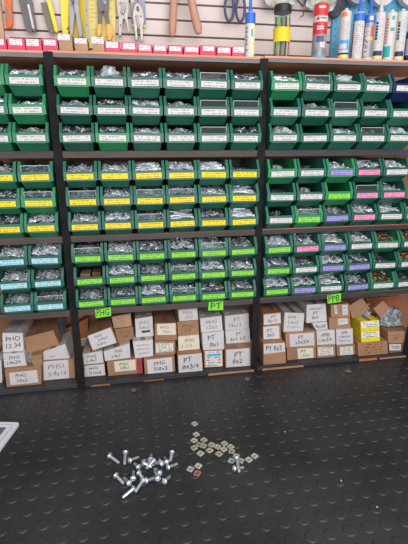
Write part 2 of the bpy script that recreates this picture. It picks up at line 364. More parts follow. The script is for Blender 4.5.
# ------------------------------------------------------------------ measured layout (metres)
CARTONS = [
  ('a0', [(-0.4256, 1.0079), (-0.3634, 1.0124), (-0.3726, 0.9179), (-0.432, 0.9179)], 0.1069, 0.2, 'white_paper', [], 'white carton cut off by the left edge beside the 10x2 box'),
  ('a3', [(-0.3434, 0.9938), (-0.2135, 0.9955), (-0.2212, 0.9179), (-0.3463, 0.9179)], 0.0679, 0.24, 'kraft', [([(-0.3293, 0.9782), (-0.2301, 0.9807), (-0.23, 0.9275), (-0.3318, 0.9262)], 'white_paper', ['PHO', '10x2'])], 'brown carton with white paper marked PHO 10x2, bottom of left stack'),
  ('a2', [(-0.3454, 1.0509), (-0.2699, 1.0501), (-0.2684, 0.9953), (-0.3481, 0.9942)], 0.0812, 0.2, 'white_paper', [([(-0.3439, 1.0492), (-0.2712, 1.0486), (-0.2696, 0.9998), (-0.3461, 0.9954)], 'white_paper', ['PHO', '14x24'])], 'small white carton marked PHO 14x24 above the 10x2 carton'),
  ('a1', [(-0.3406, 1.1313), (-0.269, 1.1253), (-0.2738, 1.0506), (-0.3491, 1.0514)], 0.094, 0.19, 'white_card', [([(-0.3392, 1.1296), (-0.2704, 1.1238), (-0.2746, 1.0545), (-0.3471, 1.0521)], 'white_paper', ['PHO', '12 34'])], 'white carton marked PHO 12 34 on top of left stack'),
  ('a5', [(-0.2467, 1.0366), (-0.2067, 1.0428), (-0.2092, 0.9961), (-0.2425, 0.9956)], 0.0692, 0.17, 'kraft', [], 'small plain kraft carton wedged under the long slanted carton'),
  ('b2', [(-0.2119, 1.0027), (-0.0953, 1.0008), (-0.0989, 0.9179), (-0.2186, 0.9179)], 0.0919, 0.15, 'kraft', [([(-0.2098, 1.0005), (-0.1173, 1.0005), (-0.1207, 0.9208), (-0.2145, 0.9207)], 'white_paper', ['PHO', '3/4x14'])], 'kraft carton with wide white sheet marked PHO 3/4x14 left of left post'),
  ('b1', [(-0.2152, 1.0343), (-0.1231, 1.0645), (-0.1109, 1.0016), (-0.2117, 1.0032)], 0.0987, 0.13, 'white_paper', [([(-0.213, 1.0329), (-0.1246, 1.0626), (-0.112, 1.0071), (-0.2089, 1.0036)], 'white_paper', ['', '3/8x1'])], 'crumpled white paper-wrapped carton leaning on the PHO 3/4x14 carton'),
  ('a4', [(-0.2724, 1.0972), (-0.164, 1.1184), (-0.1473, 1.0572), (-0.2687, 1.0291)], 0.112, 0.15, 'kraft', [], 'long plain kraft carton lying slanted across the left stacks'),
  ('b3', [(-0.1675, 1.0499), (-0.0492, 1.1042), (-0.0583, 0.9179), (-0.1636, 0.9179)], 0.25, 0.09, 'orange_kraft', [([(-0.1434, 1.0046), (-0.0541, 1.0178), (-0.0528, 0.9826), (-0.1425, 0.9719)], 'cream_paper', ['1 C'])], 'orange brown carton with cream strip standing behind the left post'),
  ('c5', [(-0.0608, 0.9699), (0.0184, 0.9699), (0.0184, 0.9179), (-0.0629, 0.9179)], 0.0898, 0.15, 'kraft', [([(-0.0589, 0.9685), (0.0168, 0.9693), (0.0176, 0.9199), (-0.061, 0.9215)], 'white_paper', ['PHG', '3/16x4'])], 'small carton marked PHG 3/16x4 at bottom right of left post'),
  ('c4', [(-0.0627, 1.0169), (0.0132, 1.0245), (0.0155, 0.9704), (-0.0615, 0.9704)], 0.0949, 0.14, 'white_card', [([(-0.0612, 1.0146), (0.0116, 1.0225), (0.0139, 0.9752), (-0.0593, 0.9716)], 'white_paper', ['PHG', '1/4x5'])], 'small white carton marked PHG 1/4x5 right of left post'),
  ('c7', [(0.028, 0.9798), (0.1657, 0.9862), (0.1652, 0.9179), (0.0302, 0.9179)], 0.082, 0.22, 'kraft', [([(0.0561, 0.9802), (0.1391, 0.9818), (0.1394, 0.935), (0.057, 0.9346)], 'cream_paper', ['PHG', '3/8x1']), ([(0.1451, 0.9838), (0.1652, 0.985), (0.1644, 0.9191), (0.1441, 0.9191)], 'red_card', [])], 'kraft carton with cream label and a dark red stripe at right end'),
  ('c6', [(0.0178, 1.0224), (0.1206, 1.0503), (0.1209, 0.9846), (0.0207, 0.98)], 0.0914, 0.2, 'white_card', [([(0.0196, 1.0201), (0.1189, 1.0479), (0.1192, 0.9898), (0.023, 0.9812)], 'white_paper', ['PHG', '3/4x3'])], 'wide white carton marked PHG 3/4x3 above the red striped carton'),
  ('c1', [(-0.0385, 1.0917), (0.0527, 1.1217), (0.0708, 1.0606), (-0.0233, 1.0213)], 0.097, 0.11, 'kraft', [([(-0.037, 1.0908), (0.0518, 1.1201), (0.0707, 1.0529), (-0.0219, 1.0306)], 'white_paper', ['PHG', '3/4x2', 'bulto'])], 'tilted carton faced with a large white sheet marked PHG 3/4x2'),
  ('c3', [(0.0643, 1.1017), (0.1377, 1.1057), (0.1378, 1.0555), (0.0737, 1.0381)], 0.1179, 0.18, 'kraft', [([(0.0666, 1.1007), (0.136, 1.1037), (0.1364, 1.0515), (0.0731, 1.0457)], 'kraft', ['PHG', '3/8'])], 'kraft carton with faint handwriting under the 5/16 carton'),
  ('c2', [(0.0562, 1.1525), (0.1305, 1.1613), (0.1329, 1.1059), (0.0613, 1.102)], 0.1251, 0.17, 'kraft', [([(0.058, 1.1511), (0.1289, 1.1597), (0.1311, 1.1074), (0.0631, 1.1047)], 'kraft_light', ['PHG', '5/16', 'bulto'])], 'topmost kraft carton handwritten PHG 5/16 below the green PHG sign'),
  ('d5', [(0.1717, 0.9866), (0.2943, 0.9863), (0.2957, 0.9179), (0.1733, 0.9179)], 0.0709, 0.24, 'kraft', [([(0.1831, 0.9808), (0.2837, 0.9839), (0.2855, 0.9191), (0.186, 0.9191)], 'white_paper', ['PHG', '3/8x3'])], 'kraft carton with bold black PHG 3/8x3 on white at stack bottom'),
  ('d2', [(0.1327, 1.0601), (0.2122, 1.0605), (0.2108, 0.9888), (0.1385, 0.9854)], 0.0821, 0.2, 'white_card', [([(0.1349, 1.0583), (0.2101, 1.059), (0.2089, 0.9905), (0.1403, 0.9891)], 'white_paper', ['~', '~', '~'])], 'crumpled white carton with faint writing left of the barcode carton'),
  ('d1', [(0.1457, 1.1411), (0.2153, 1.1477), (0.2171, 1.061), (0.1461, 1.0607)], 0.1136, 0.17, 'white_card', [([(0.1472, 1.1393), (0.2136, 1.1461), (0.2148, 1.0661), (0.1478, 1.0619)], 'white_paper', ['PHG', '3/4x1', ''])], 'open white carton with black scribble on top of the crumpled white carton'),
  ('d4', [(0.2188, 1.0516), (0.3006, 1.0453), (0.2995, 0.9868), (0.2171, 0.987)], 0.0868, 0.2, 'kraft', [([(0.2231, 1.0417), (0.2915, 1.0378), (0.2917, 1.0011), (0.2223, 1.0009)], 'print_label', [])], 'kraft carton with small printed barcode label above the PHG 3/8x3 carton'),
  ('d3', [(0.222, 1.1252), (0.3079, 1.1219), (0.3081, 1.0452), (0.2202, 1.052)], 0.0928, 0.22, 'kraft', [([(0.2304, 1.122), (0.3034, 1.1192), (0.3042, 1.0703), (0.2298, 1.0748)], 'cream_paper', ['PHG', '7/8x1'])], 'kraft carton with white label PHG 7/8x1 above the barcode carton'),
  ('e4', [(0.3058, 0.9983), (0.4035, 0.9988), (0.4071, 0.9179), (0.3075, 0.9179)], 0.056, 0.24, 'kraft', [([(0.3073, 0.9969), (0.4013, 0.9978), (0.4053, 0.9191), (0.3091, 0.9197)], 'white_paper', ['PT', '8x3/4'])], 'kraft carton faced with bold PT 8x3/4 on white at stack bottom'),
  ('e3', [(0.3125, 1.062), (0.3973, 1.0632), (0.4, 0.9993), (0.3135, 0.9988)], 0.0893, 0.19, 'cream_paper', [([(0.314, 1.0606), (0.3955, 1.062), (0.3982, 1.0013), (0.3151, 1.0013)], 'cream_paper', ['PHG', '1 1/2'])], 'cream carton with faint PHG writing above the PT 8x3/4 carton'),
  ('e2', [(0.3107, 1.1246), (0.3954, 1.1253), (0.3977, 1.0637), (0.3128, 1.0625)], 0.092, 0.19, 'kraft', [([(0.3126, 1.1231), (0.3936, 1.1241), (0.3959, 1.066), (0.3144, 1.0645)], 'kraft', ['PHG', '3/8'])], 'plain kraft carton with faint PHG writing between white and cream cartons'),
  ('e1', [(0.3158, 1.1758), (0.3919, 1.1767), (0.3959, 1.1258), (0.3186, 1.1252)], 0.0947, 0.17, 'white_card', [([(0.3172, 1.1744), (0.3901, 1.1755), (0.3937, 1.1277), (0.3201, 1.127)], 'white_paper', ['PHG', '12x7'])], 'white carton topping the stack left of the green PT sign'),
  ('e7', [(0.4136, 0.9957), (0.4933, 0.992), (0.496, 0.9179), (0.4161, 0.9179)], 0.0769, 0.22, 'kraft', [([(0.4192, 0.9948), (0.4898, 0.991), (0.492, 0.9191), (0.4214, 0.9229)], 'blue_print_label', [])], 'carton with printed label, blue stripe and barcode at stack bottom'),
  ('e6', [(0.4079, 1.0734), (0.4977, 1.0756), (0.5005, 0.9922), (0.4123, 0.9963)], 0.0811, 0.2, 'white_card', [([(0.4093, 1.072), (0.4955, 1.0741), (0.4982, 0.9953), (0.4138, 0.9986)], 'white_paper', ['PT', '8x1'])], 'white carton marked PT 8x1 above the blue striped label'),
  ('e5', [(0.4008, 1.136), (0.4898, 1.1413), (0.4944, 1.076), (0.4056, 1.0738)], 0.0848, 0.19, 'white_card', [([(0.4023, 1.1342), (0.488, 1.1397), (0.4921, 1.0784), (0.4071, 1.0758)], 'white_paper', ['PHG', '12x2'])], 'white carton with faint writing right below the green PT sign'),
  ('f3', [(0.5005, 1.0035), (0.6303, 1.0016), (0.6352, 0.9179), (0.5021, 0.9179)], 0.0606, 0.24, 'kraft', [([(0.5032, 1.0011), (0.6016, 0.9997), (0.6072, 0.9191), (0.5056, 0.9225)], 'white_paper', ['PT', '8x2'])], 'kraft carton with white sheet PT 8x2 beside the right post, left side'),
  ('f2', [(0.5092, 1.0622), (0.613, 1.0672), (0.6182, 1.0023), (0.5136, 1.0038)], 0.1059, 0.2, 'white_card', [([(0.5111, 1.0607), (0.611, 1.0656), (0.6157, 1.0041), (0.5151, 1.0066)], 'white_paper', ['PT', '8x1 1/2'])], 'white carton marked PT 8x1 1/2 in the stack left of right post'),
  ('f1', [(0.5059, 1.1307), (0.6066, 1.135), (0.611, 1.0676), (0.5098, 1.0627)], 0.1049, 0.2, 'white_card', [([(0.5073, 1.1288), (0.6047, 1.1334), (0.6089, 1.0693), (0.5113, 1.0652)], 'white_paper', ['PT', '14x12'])], 'white carton marked PT 14x12 topping the stack left of right post'),
  ('g3', [(0.658, 1.0189), (0.7518, 1.0142), (0.7614, 0.9179), (0.663, 0.9179)], 0.056, 0.23, 'kraft', [([(0.6596, 1.0143), (0.7498, 1.0131), (0.7549, 0.9725), (0.6621, 0.9697)], 'white_paper', ['PT 8x3'])], 'kraft carton with large PT 8x3 strip right of the right post'),
  ('g2', [(0.6642, 1.0788), (0.7397, 1.0795), (0.7473, 1.0149), (0.6673, 1.0189)], 0.0864, 0.19, 'kraft', [([(0.6657, 1.0774), (0.7329, 1.0782), (0.7384, 1.0188), (0.6686, 1.0212)], 'white_paper', ['PT', '8x2'])], 'kraft carton marked PT 8x2 right of the right post, middle of stack'),
  ('g1', [(0.6634, 1.1347), (0.739, 1.1362), (0.7436, 1.08), (0.6663, 1.0793)], 0.0874, 0.19, 'kraft', [([(0.6658, 1.1306), (0.7371, 1.1332), (0.7406, 1.0889), (0.6683, 1.0857)], 'white_paper', ['PT', '8x12'])], 'open kraft carton marked PT 8x12 topping stack right of right post'),
  ('g6', [(0.77, 0.9754), (0.9003, 0.9687), (0.9053, 0.9179), (0.7739, 0.9179)], 0.0767, 0.22, 'kraft', [([(0.8152, 0.9709), (0.8877, 0.9676), (0.8926, 0.9208), (0.8228, 0.9208)], 'cream_paper', ['PT', '10x1'])], 'brown carton with cream label under the wide 10x24 carton'),
  ('g5', [(0.7597, 1.0476), (0.8936, 1.0442), (0.9006, 0.9692), (0.7662, 0.9761)], 0.0783, 0.22, 'kraft', [([(0.7769, 1.0389), (0.886, 1.0375), (0.8936, 0.9784), (0.7846, 0.9798)], 'white_paper', ['PT', '10x24'])], 'wide brown carton marked PT 10x24 right of the PT 8x3 strip'),
  ('g4', [(0.7533, 1.1369), (0.84, 1.1261), (0.8397, 1.0461), (0.7522, 1.0483)], 0.0817, 0.19, 'white_card', [([(0.7547, 1.135), (0.838, 1.1244), (0.8373, 1.0473000000000001), (0.7538, 1.0524)], 'white_paper', ['PPB', '1/4x2', '~'])], 'tall white carton with faint writing above the wide 10x24 carton'),
  ('h5', [(0.9022, 0.9764), (0.9865, 0.9726), (0.993, 0.9179), (0.9075, 0.9179)], 0.0732, 0.21, 'kraft', [([(0.9078, 0.9684), (0.9766, 0.9645), (0.9817, 0.9279), (0.9127, 0.9287)], 'print_label', [])], 'small kraft carton with printed label, left of two alike at bottom'),
  ('h6', [(0.9936, 0.9692), (1.0796, 0.9686), (1.0876, 0.9179), (1.0002, 0.9179)], 0.074, 0.21, 'kraft', [([(1.0091, 0.9612), (1.0692, 0.9601), (1.0748, 0.9202), (1.0143, 0.9211)], 'print_label', [])], 'small kraft carton with printed label, right of two alike beside large carton'),
  ('h3', [(0.8974, 1.0438), (0.9807, 1.0425), (0.9896, 0.973), (0.9053, 0.9768)], 0.0787, 0.2, 'white_card', [([(0.8988, 1.0418), (0.9785, 1.0408), (0.9865, 0.9775), (0.906, 0.9781)], 'white_paper', ['PPB', '1/4x3/4'])], 'white carton marked PPB 1/4x3/4 left of the purple written carton'),
  ('h4', [(0.9846, 1.0447), (1.0619, 1.0425), (1.0725, 0.9691), (0.9933, 0.9697)], 0.0761, 0.2, 'white_card', [([(0.9861, 1.0427), (1.0592, 1.0409), (1.0692, 0.9714), (0.9943, 0.9733)], 'white_paper', ['PPB', '1/4x3/4', '~'])], 'white carton with three dark written lines left of yellow boxes'),
  ('h2', [(0.8768, 1.0781), (0.9438, 1.081), (0.9514, 1.0435), (0.8973, 1.0443)], 0.0823, 0.15, 'white_card', [([(0.8818, 1.0763), (0.9425, 1.0797), (0.9488, 1.0471), (0.8984, 1.0457)], 'white_paper', ['8x24'])], 'small white wedge shaped carton squeezed under the large white carton'),
  ('h1', [(0.8498, 1.1605), (0.9342, 1.1613), (0.9468, 1.0816), (0.8537, 1.0776)], 0.0885, 0.17, 'white_card', [([(0.8512, 1.1586), (0.9321, 1.1596), (0.9438, 1.0834), (0.8548, 1.0808)], 'white_paper', ['~', 'PT', '8x3'])], 'large white carton marked PT 8x3 left of the green PPB sign'),
  ('h8', [(0.9523, 1.0959), (1.0473, 1.0905), (1.0557, 1.0418), (0.9576, 1.0434)], 0.0821, 0.18, 'kraft', [([(0.9915, 1.0911), (1.0368, 1.0899), (1.0412, 1.0638), (0.9957, 1.0605)], 'white_paper', ['~'])], 'kraft carton with small white torn label under the tape-patched carton'),
  ('h7', [(0.9566, 1.1534), (1.04, 1.1543), (1.0496, 1.0909), (0.9635, 1.0958)], 0.0863, 0.18, 'kraft', [([(0.9707, 1.1501), (0.9824, 1.1502), (0.9923, 1.1116), (0.9787, 1.1117)], 'white_paper', []), ([(1.0067, 1.1503), (1.0321, 1.1503), (1.0385, 1.1045), (1.0148, 1.1036)], 'white_paper', [])], 'kraft carton with two torn white stickers under the green PPB sign'),
  ('i4', [(1.0807, 0.9815), (1.2196, 0.9811), (1.231, 0.9179), (1.0896, 0.9179)], 0.056, 0.23, 'kraft', [([(1.0952, 0.9751), (1.2079, 0.9745), (1.2175, 0.9228), (1.1023, 0.9278)], 'kraft_print', [])], 'large printed kraft carton carrying the two yellow boxes'),
  ('i3', [(1.09, 1.0326), (1.1769, 1.0324), (1.1858, 0.9817), (1.0984, 0.9819)], 0.0579, 0.19, 'yellow_card', [([(1.0916, 1.0296), (1.1748, 1.0292), (1.1797, 1.0016), (1.0965, 1.0022)], 'yellow_print', [])], 'lower yellow box with white printed label on the large kraft carton'),
  ('i2', [(1.0834, 1.0801), (1.1696, 1.0803), (1.1774, 1.0329), (1.0914, 1.0331)], 0.0587, 0.19, 'yellow_card', [([(1.085, 1.0772), (1.1675, 1.0772), (1.1723, 1.05), (1.0898, 1.0502)], 'yellow_print', [])], 'upper yellow box with white printed label, stacked on its twin'),
  ('i7', [(1.2282, 0.9656), (1.3464, 0.9628), (1.3555, 0.9179), (1.2376, 0.9179)], 0.058, 0.22, 'dark_kraft', [([(1.2309, 0.962), (1.289, 0.9583), (1.2919, 0.928), (1.2363, 0.9317)], 'white_paper', ['TORX'])], 'dark brown carton with small white tag at bottom right corner'),
  ('i6', [(1.2156, 1.0235), (1.3325, 1.0171), (1.3416, 0.9634), (1.2277, 0.9661)], 0.057, 0.2, 'kraft', [([(1.2222, 1.0154), (1.2988, 1.0128), (1.3054, 0.9741), (1.2312, 0.9758)], 'kraft', ['~', 'PPB'])], 'kraft carton with writing at right edge below the bag of bolts'),
]
DECK_TAGS = [('red', -0.2358, -0.1936, 2.1072, -0.2329, -0.2009, 2.1052, 2.0886), ('red', -0.1913, -0.1396, 2.1088, -0.1849, -0.1477, 2.1069, 2.0898), ('red', -0.1383, -0.0906, 2.1093, -0.1348, -0.0988, 2.1073, 2.0892), ('red', -0.0884, -0.0423, 2.1119, -0.0828, -0.0488, 2.1077, 2.0922), ('kraft', -0.0396, 0.0024, 2.1253, -0.0392, -0.0049, 2.1248, 2.1085), ('kraft', 0.0095, 0.0488, 2.1162, 0.0099, 0.045, 2.1157, 2.1004), ('kraft', 0.0613, 0.1, 2.1209, 0.0619, 0.098, 2.1204, 2.1022), ('red', 0.1007, 0.15, 2.1101, 0.1056, 0.1418, 2.1087, 2.0913), ('red', 0.1517, 0.2016, 2.109, 0.1581, 0.1951, 2.1062, 2.0893), ('red', 0.2039, 0.2506, 2.1059, 0.2088, 0.2442, 2.1033, 2.087), ('red', 0.2521, 0.2983, 2.1049, 0.2584, 0.2935, 2.1029, 2.088), ('red', 0.3029, 0.35, 2.1063, 0.3069, 0.3442, 2.1019, 2.0884), ('red', 0.3533, 0.405, 2.1051, 0.3594, 0.4007, 2.1021, 2.0878), ('red', 0.4077, 0.4607, 2.1089, 0.4175, 0.4544, 2.1061, 2.0924), ('red', 0.4634, 0.513, 2.1078, 0.469, 0.509, 2.1033, 2.0881), ('red', 0.5158, 0.558, 2.1086, 0.5207, 0.5558, 2.1071, 2.0907)]
TUBES = [('T1', 0.5792, 0.0165, 2.2147, 0.085), ('T2', 0.6928, 0.0285, 2.2401, 0.085), ('T3', 0.8275, 0.0241, 2.2476, 0.085), ('A', 0.9196, 0.0181, 2.2336, 0.085), ('B', 0.9701, 0.0187, 2.2316, 0.085), ('C', 1.0102, 0.0187, 2.2272, 0.085), ('D', 1.0486, 0.0186, 2.2349, 0.085), ('E', 1.091, 0.0191, 2.2368, 0.085), ('F2', 1.133, 0.0184, 2.2416, 0.085), ('G', 1.1772, 0.0192, 2.1876, 0.085)]
WOOD_HANDLE = [(-0.2352, 2.3156), (-0.2201, 2.3165), (-0.224, 2.2325), (-0.225, 2.1398), (-0.23, 2.1188), (-0.2425, 2.1184), (-0.2435, 2.145), (-0.2389, 2.2233)]
ORANGE = [(-0.2266, 2.3092), (-0.2047, 2.3103), (-0.2088, 2.2542), (-0.2129, 2.1969), (-0.2192, 2.186), (-0.2308, 2.184), (-0.2365, 2.1898), (-0.2323, 2.2383)]
SAW1_BLADE = [(-0.1894, 2.3286), (-0.1941, 2.3235), (-0.1883, 2.3212), (-0.1931, 2.3161), (-0.1873, 2.3138), (-0.1921, 2.3087), (-0.1863, 2.3063), (-0.191, 2.3012), (-0.1852, 2.2989), (-0.19, 2.2938), (-0.1842, 2.2914), (-0.189, 2.2863), (-0.1831, 2.2839), (-0.1879, 2.2788), (-0.1821, 2.2764), (-0.1869, 2.2712), (-0.181, 2.2688), (-0.1859, 2.2637), (-0.18, 2.2613), (-0.1848, 2.2561), (-0.1789, 2.2537), (-0.1838, 2.2485), (-0.1779, 2.246), (-0.1827, 2.2408), (-0.1768, 2.2384), (-0.1817, 2.2331), (-0.1757, 2.2307), (-0.1806, 2.2255), (-0.1747, 2.223), (-0.1795, 2.2177), (-0.1736, 2.2153), (-0.1785, 2.21), (-0.1725, 2.2075), (-0.1774, 2.2022), (-0.1714, 2.1997), (-0.1763, 2.1944), (-0.1704, 2.1919), (-0.1752, 2.1866), (-0.1693, 2.1841), (-0.1742, 2.1788), (-0.1682, 2.1762), (-0.1533, 2.1768), (-0.1498, 2.184), (-0.159, 2.2714), (-0.1641, 2.3299)]
SAW1_HANDLE = [(-0.1638, 2.3299), (-0.1464, 2.3309), (-0.1411, 2.2723), (-0.1362, 2.1876), (-0.1366, 2.1784), (-0.1438, 2.1731), (-0.1495, 2.1779), (-0.1587, 2.2714)]
SAW1_LABEL = [(-0.1573, 2.2572), (-0.1495, 2.2575), (-0.1417, 2.1854), (-0.1485, 2.1836)]
SAW2_BLADE = [(-0.1119, 2.2662), (-0.1158, 2.2612), (-0.1102, 2.2588), (-0.1141, 2.2538), (-0.1086, 2.2514), (-0.1125, 2.2464), (-0.107, 2.244), (-0.1109, 2.2389), (-0.1053, 2.2365), (-0.1092, 2.2315), (-0.1037, 2.2291), (-0.1076, 2.224), (-0.102, 2.2216), (-0.1059, 2.2165), (-0.1003, 2.214), (-0.1042, 2.2089), (-0.0987, 2.2065), (-0.1026, 2.2013), (-0.097, 2.1989), (-0.1009, 2.1938), (-0.0953, 2.1913), (-0.0992, 2.1861), (-0.0936, 2.1837), (-0.0976, 2.1785), (-0.0919, 2.176), (-0.0776, 2.1781), (-0.0933, 2.2686)]
SAW2_HANDLE = [(-0.1005, 2.3275), (-0.0872, 2.3282), (-0.0785, 2.2753), (-0.0619, 2.1812), (-0.0668, 2.176), (-0.0758, 2.1766), (-0.0926, 2.2746)]
YPLATE = [(-0.0451, 2.3651), (-0.0103, 2.3671), (-0.0199, 2.2827), (-0.031, 2.1798), (-0.0369, 2.1748), (-0.0523, 2.1752), (-0.0523, 2.2197)]
YSHEET = [(-0.0126, 2.368), (0.0362, 2.3708), (0.0278, 2.1699), (-0.0277, 2.1679)]
PINCER_L = [(-0.0132, 2.3322), (0.0017, 2.333), (0.0058, 2.2672), (-0.0074, 2.2299), (-0.0159, 2.1735), (-0.0153, 2.1355), (-0.0249, 2.1352), (-0.025, 2.1857), (-0.0212, 2.2477)]
PINCER_R = [(0.0224, 2.3313), (0.0091, 2.3306), (-0.0067, 2.2702), (0.0018, 2.2311), (0.0045, 2.2004), (0.0043, 2.1597), (0.018, 2.1602), (0.0215, 2.1855), (0.0141, 2.2408), (0.014, 2.2772)]
STRIP = [(0.0375, 2.3572), (0.0467, 2.3577), (0.0392, 2.1249), (0.0299, 2.1246)]
YCARD = [(0.0463, 2.3714), (0.1468, 2.377), (0.129, 2.1442), (0.0337, 2.1346)]
PL_HEAD = [(0.0881, 2.3495), (0.1021, 2.3562), (0.1131, 2.3449), (0.1193, 2.303), (0.1163, 2.2692), (0.1119, 2.2443), (0.1049, 2.244), (0.0982, 2.2561), (0.0887, 2.2433), (0.0767, 2.2427), (0.0763, 2.2827), (0.0803, 2.3132)]
PL_LEGL = [(0.0765, 2.2458), (0.0907, 2.2465), (0.087, 2.2057), (0.0738, 2.2052)]
PL_LEGR = [(0.0966, 2.2529), (0.1109, 2.2504), (0.1162, 2.2069), (0.1033, 2.2064)]
PL_HANDL = [(0.0727, 2.2083), (0.0876, 2.2089), (0.0842, 2.1772), (0.078, 2.169), (0.069, 2.1693), (0.0659, 2.1828)]
PL_HANDR = [(0.1028, 2.2095), (0.1175, 2.2101), (0.1278, 2.1915), (0.1229, 2.1818), (0.1163, 2.1559), (0.105, 2.1556), (0.1026, 2.181)]
LOCK1 = [(0.1409, 2.3283), (0.1506, 2.3469), (0.1618, 2.3355), (0.1655, 2.3114), (0.1722, 2.336), (0.1832, 2.3487), (0.1898, 2.3248), (0.1853, 2.2879), (0.1846, 2.2506), (0.1765, 2.2314), (0.1844, 2.1841), (0.178, 2.1829), (0.1725, 2.2234), (0.1661, 2.2325), (0.1594, 2.226), (0.1534, 2.1733), (0.1463, 2.1683), (0.1427, 2.1777), (0.1495, 2.2303), (0.145, 2.2582), (0.1426, 2.2858)]
LOCK1_JAW = [(0.1602, 2.2768), (0.1716, 2.2774), (0.1747, 2.2591), (0.1649, 2.2385), (0.1549, 2.2458)]
LOCKCARD = [(0.1931, 2.3544), (0.2439, 2.3571), (0.2444, 2.2111), (0.1901, 2.209)]
LOCK2 = [(0.2081, 2.2766), (0.2143, 2.2806), (0.2205, 2.2787), (0.2345, 2.2622), (0.2375, 2.2276), (0.2294, 2.2066), (0.2293, 2.1579), (0.2216, 2.1557), (0.2211, 2.1983), (0.2158, 2.2134), (0.2092, 2.201), (0.2107, 2.1605), (0.2031, 2.1596), (0.2011, 2.2166), (0.1955, 2.2385), (0.1999, 2.2606)]
LOCK2_JAW = [(0.2121, 2.2688), (0.2191, 2.2691), (0.222, 2.2566), (0.216, 2.2501), (0.2104, 2.256)]
LOCK2_LEVER = [(0.2085, 2.2388), (0.2156, 2.2423), (0.2207, 2.2016), (0.216, 2.1934), (0.2105, 2.2107)]
LOCK_DOTS = [(0.196, 2.2137), (0.2391, 2.2135), (0.1988, 2.2913)]
SHEAR_L = [(0.3344, 2.1762), (0.3447, 2.2908), (0.3596, 2.4659)]
SHEAR_R = [(0.4288, 2.1799), (0.4011, 2.2889), (0.3545, 2.4651)]
SHEAR_BL = [(0.3507, 2.4627), (0.3681, 2.4638), (0.3961, 2.6505), (0.3796, 2.6709)]
SHEAR_BR = [(0.3498, 2.4593), (0.3672, 2.4605), (0.3484, 2.6641), (0.3311, 2.641)]
SCIS = [(0.5504, 2.2796), (0.5925, 2.2795), (0.5689, 2.3569), (0.5591, 2.4911), (0.5755, 2.4922)]
PACK1 = [(0.6732, 2.3682), (0.7988, 2.375), (0.8107, 2.3083), (0.7958, 2.2962), (0.7688, 2.2901), (0.707, 2.2853), (0.6875, 2.2912), (0.6793, 2.3053)]
PACK1_TOOL = [(0.6915, 2.353), (0.7836, 2.3578), (0.7943, 2.3083), (0.7674, 2.3006), (0.7093, 2.2956), (0.6936, 2.302)]
PACK2 = [(0.8259, 2.3764), (0.9513, 2.3832), (0.9622, 2.3089), (0.9482, 2.2834), (0.9206, 2.2755), (0.8762, 2.2785), (0.8393, 2.2933)]
PACK2_TOOL = [(0.846, 2.3611), (0.9449, 2.3662), (0.9539, 2.3109), (0.9222, 2.3022), (0.8541, 2.3016)]
PACK2_GREY = [(0.8886, 2.2968), (0.9567, 2.3016), (0.9458, 2.2874), (0.9058, 2.2826)]
BLACKHOOK = [(0.7904, 2.3203), (0.807, 2.3018), (0.8216, 2.2889), (0.8307, 2.2997), (0.8387, 2.3259)]
PEGHOOK = [(0.8417, 2.2717), (0.8312, 2.2622), (0.8246, 2.2627)]
POUCH = [(0.927, 2.3883), (1.0146, 2.3931), (1.0189, 2.3115), (1.008, 2.2977), (0.9927, 2.287), (0.9821, 2.2698), (0.9663, 2.2641), (0.9494, 2.2701), (0.9403, 2.2814)]
ROLLS = [(1.1426, 2.3507), (1.26, 2.3566), (1.0395, 2.3488)]
PEGX = [(0.9675, 2.226), (1.5252, 2.2473)]
SIGNS = [('PHG', [(0.0054, 1.2213), (0.0622, 1.2247), (0.0609, 1.19), (0.0055, 1.1854)]), ('PT', [(0.4292, 1.2191), (0.4855, 1.2193), (0.4858, 1.1822), (0.426, 1.1849)]), ('PPB', [(0.9129, 1.2142), (0.9728, 1.2205), (0.9763, 1.1833), (0.9189, 1.1786)])]
FLAPS = [[(1.0537, 1.1328), (1.1182, 1.1653), (1.1533, 1.1156), (1.0696, 1.0773), 0.1], [(1.1704, 1.1144), (1.2172, 1.1448), (1.2656, 1.0972), (1.206, 1.0692), 0.1], [(1.2445, 1.0924), (1.4185, 1.0928), (1.447, 0.8769), (1.2734, 0.8862), 0.3]]
BAGS = [[(1.0921, 1.1113), (1.1582, 1.1065), (1.1734, 1.0585), (1.0924, 1.0648), 0.1], [(1.2022, 1.1065), (1.2746, 1.0965), (1.3184, 1.0104), (1.2093, 1.0146), 0.08], [(-0.2818, 1.0367), (-0.2122, 1.0131), (-0.2206, 0.9711), (-0.2785, 0.9748), 0.09], [(-0.1618, 1.1539), (-0.1287, 1.1259), (-0.1457, 1.0495), (-0.1691, 1.0646), 0.16]]
BOLTS = [((0.0575, -0.3682), (0.0842, -0.3968)), ((0.1017, -0.3629), (0.0998, -0.4054)), ((0.1164, -0.3958), (0.1407, -0.3821)), ((0.0782, -0.4494), (0.0985, -0.477)), ((0.1125, -0.4817), (0.0982, -0.4552)), ((0.1387, -0.4271), (0.1271, -0.4061)), ((0.1238, -0.4666), (0.1251, -0.4359)), ((0.1224, -0.5051), (0.0955, -0.5245)), ((0.1489, -0.4808), (0.1289, -0.5112)), ((0.174, -0.4019), (0.1775, -0.3791)), ((0.2194, -0.4201), (0.2162, -0.3991)), ((0.2377, -0.3872), (0.2306, -0.417)), ((0.2235, -0.4422), (0.2506, -0.429)), ((0.1568, -0.4114), (0.168, -0.4299)), ((0.1954, -0.4183), (0.1803, -0.4214)), ((0.2014, -0.4358), (0.1859, -0.4274)), ((0.1958, -0.4587), (0.1882, -0.4399)), ((0.1899, -0.4881), (0.1831, -0.4462)), ((0.2089, -0.4915), (0.2236, -0.4737)), ((0.1631, -0.4796), (0.1794, -0.4727)), ((0.1411, -0.4529), (0.152, -0.4717)), ((0.1713, -0.4223), (0.1616, -0.4424)), ((0.156, -0.4358), (0.176, -0.4481)), ((0.1811, -0.4403), (0.1651, -0.4587))]
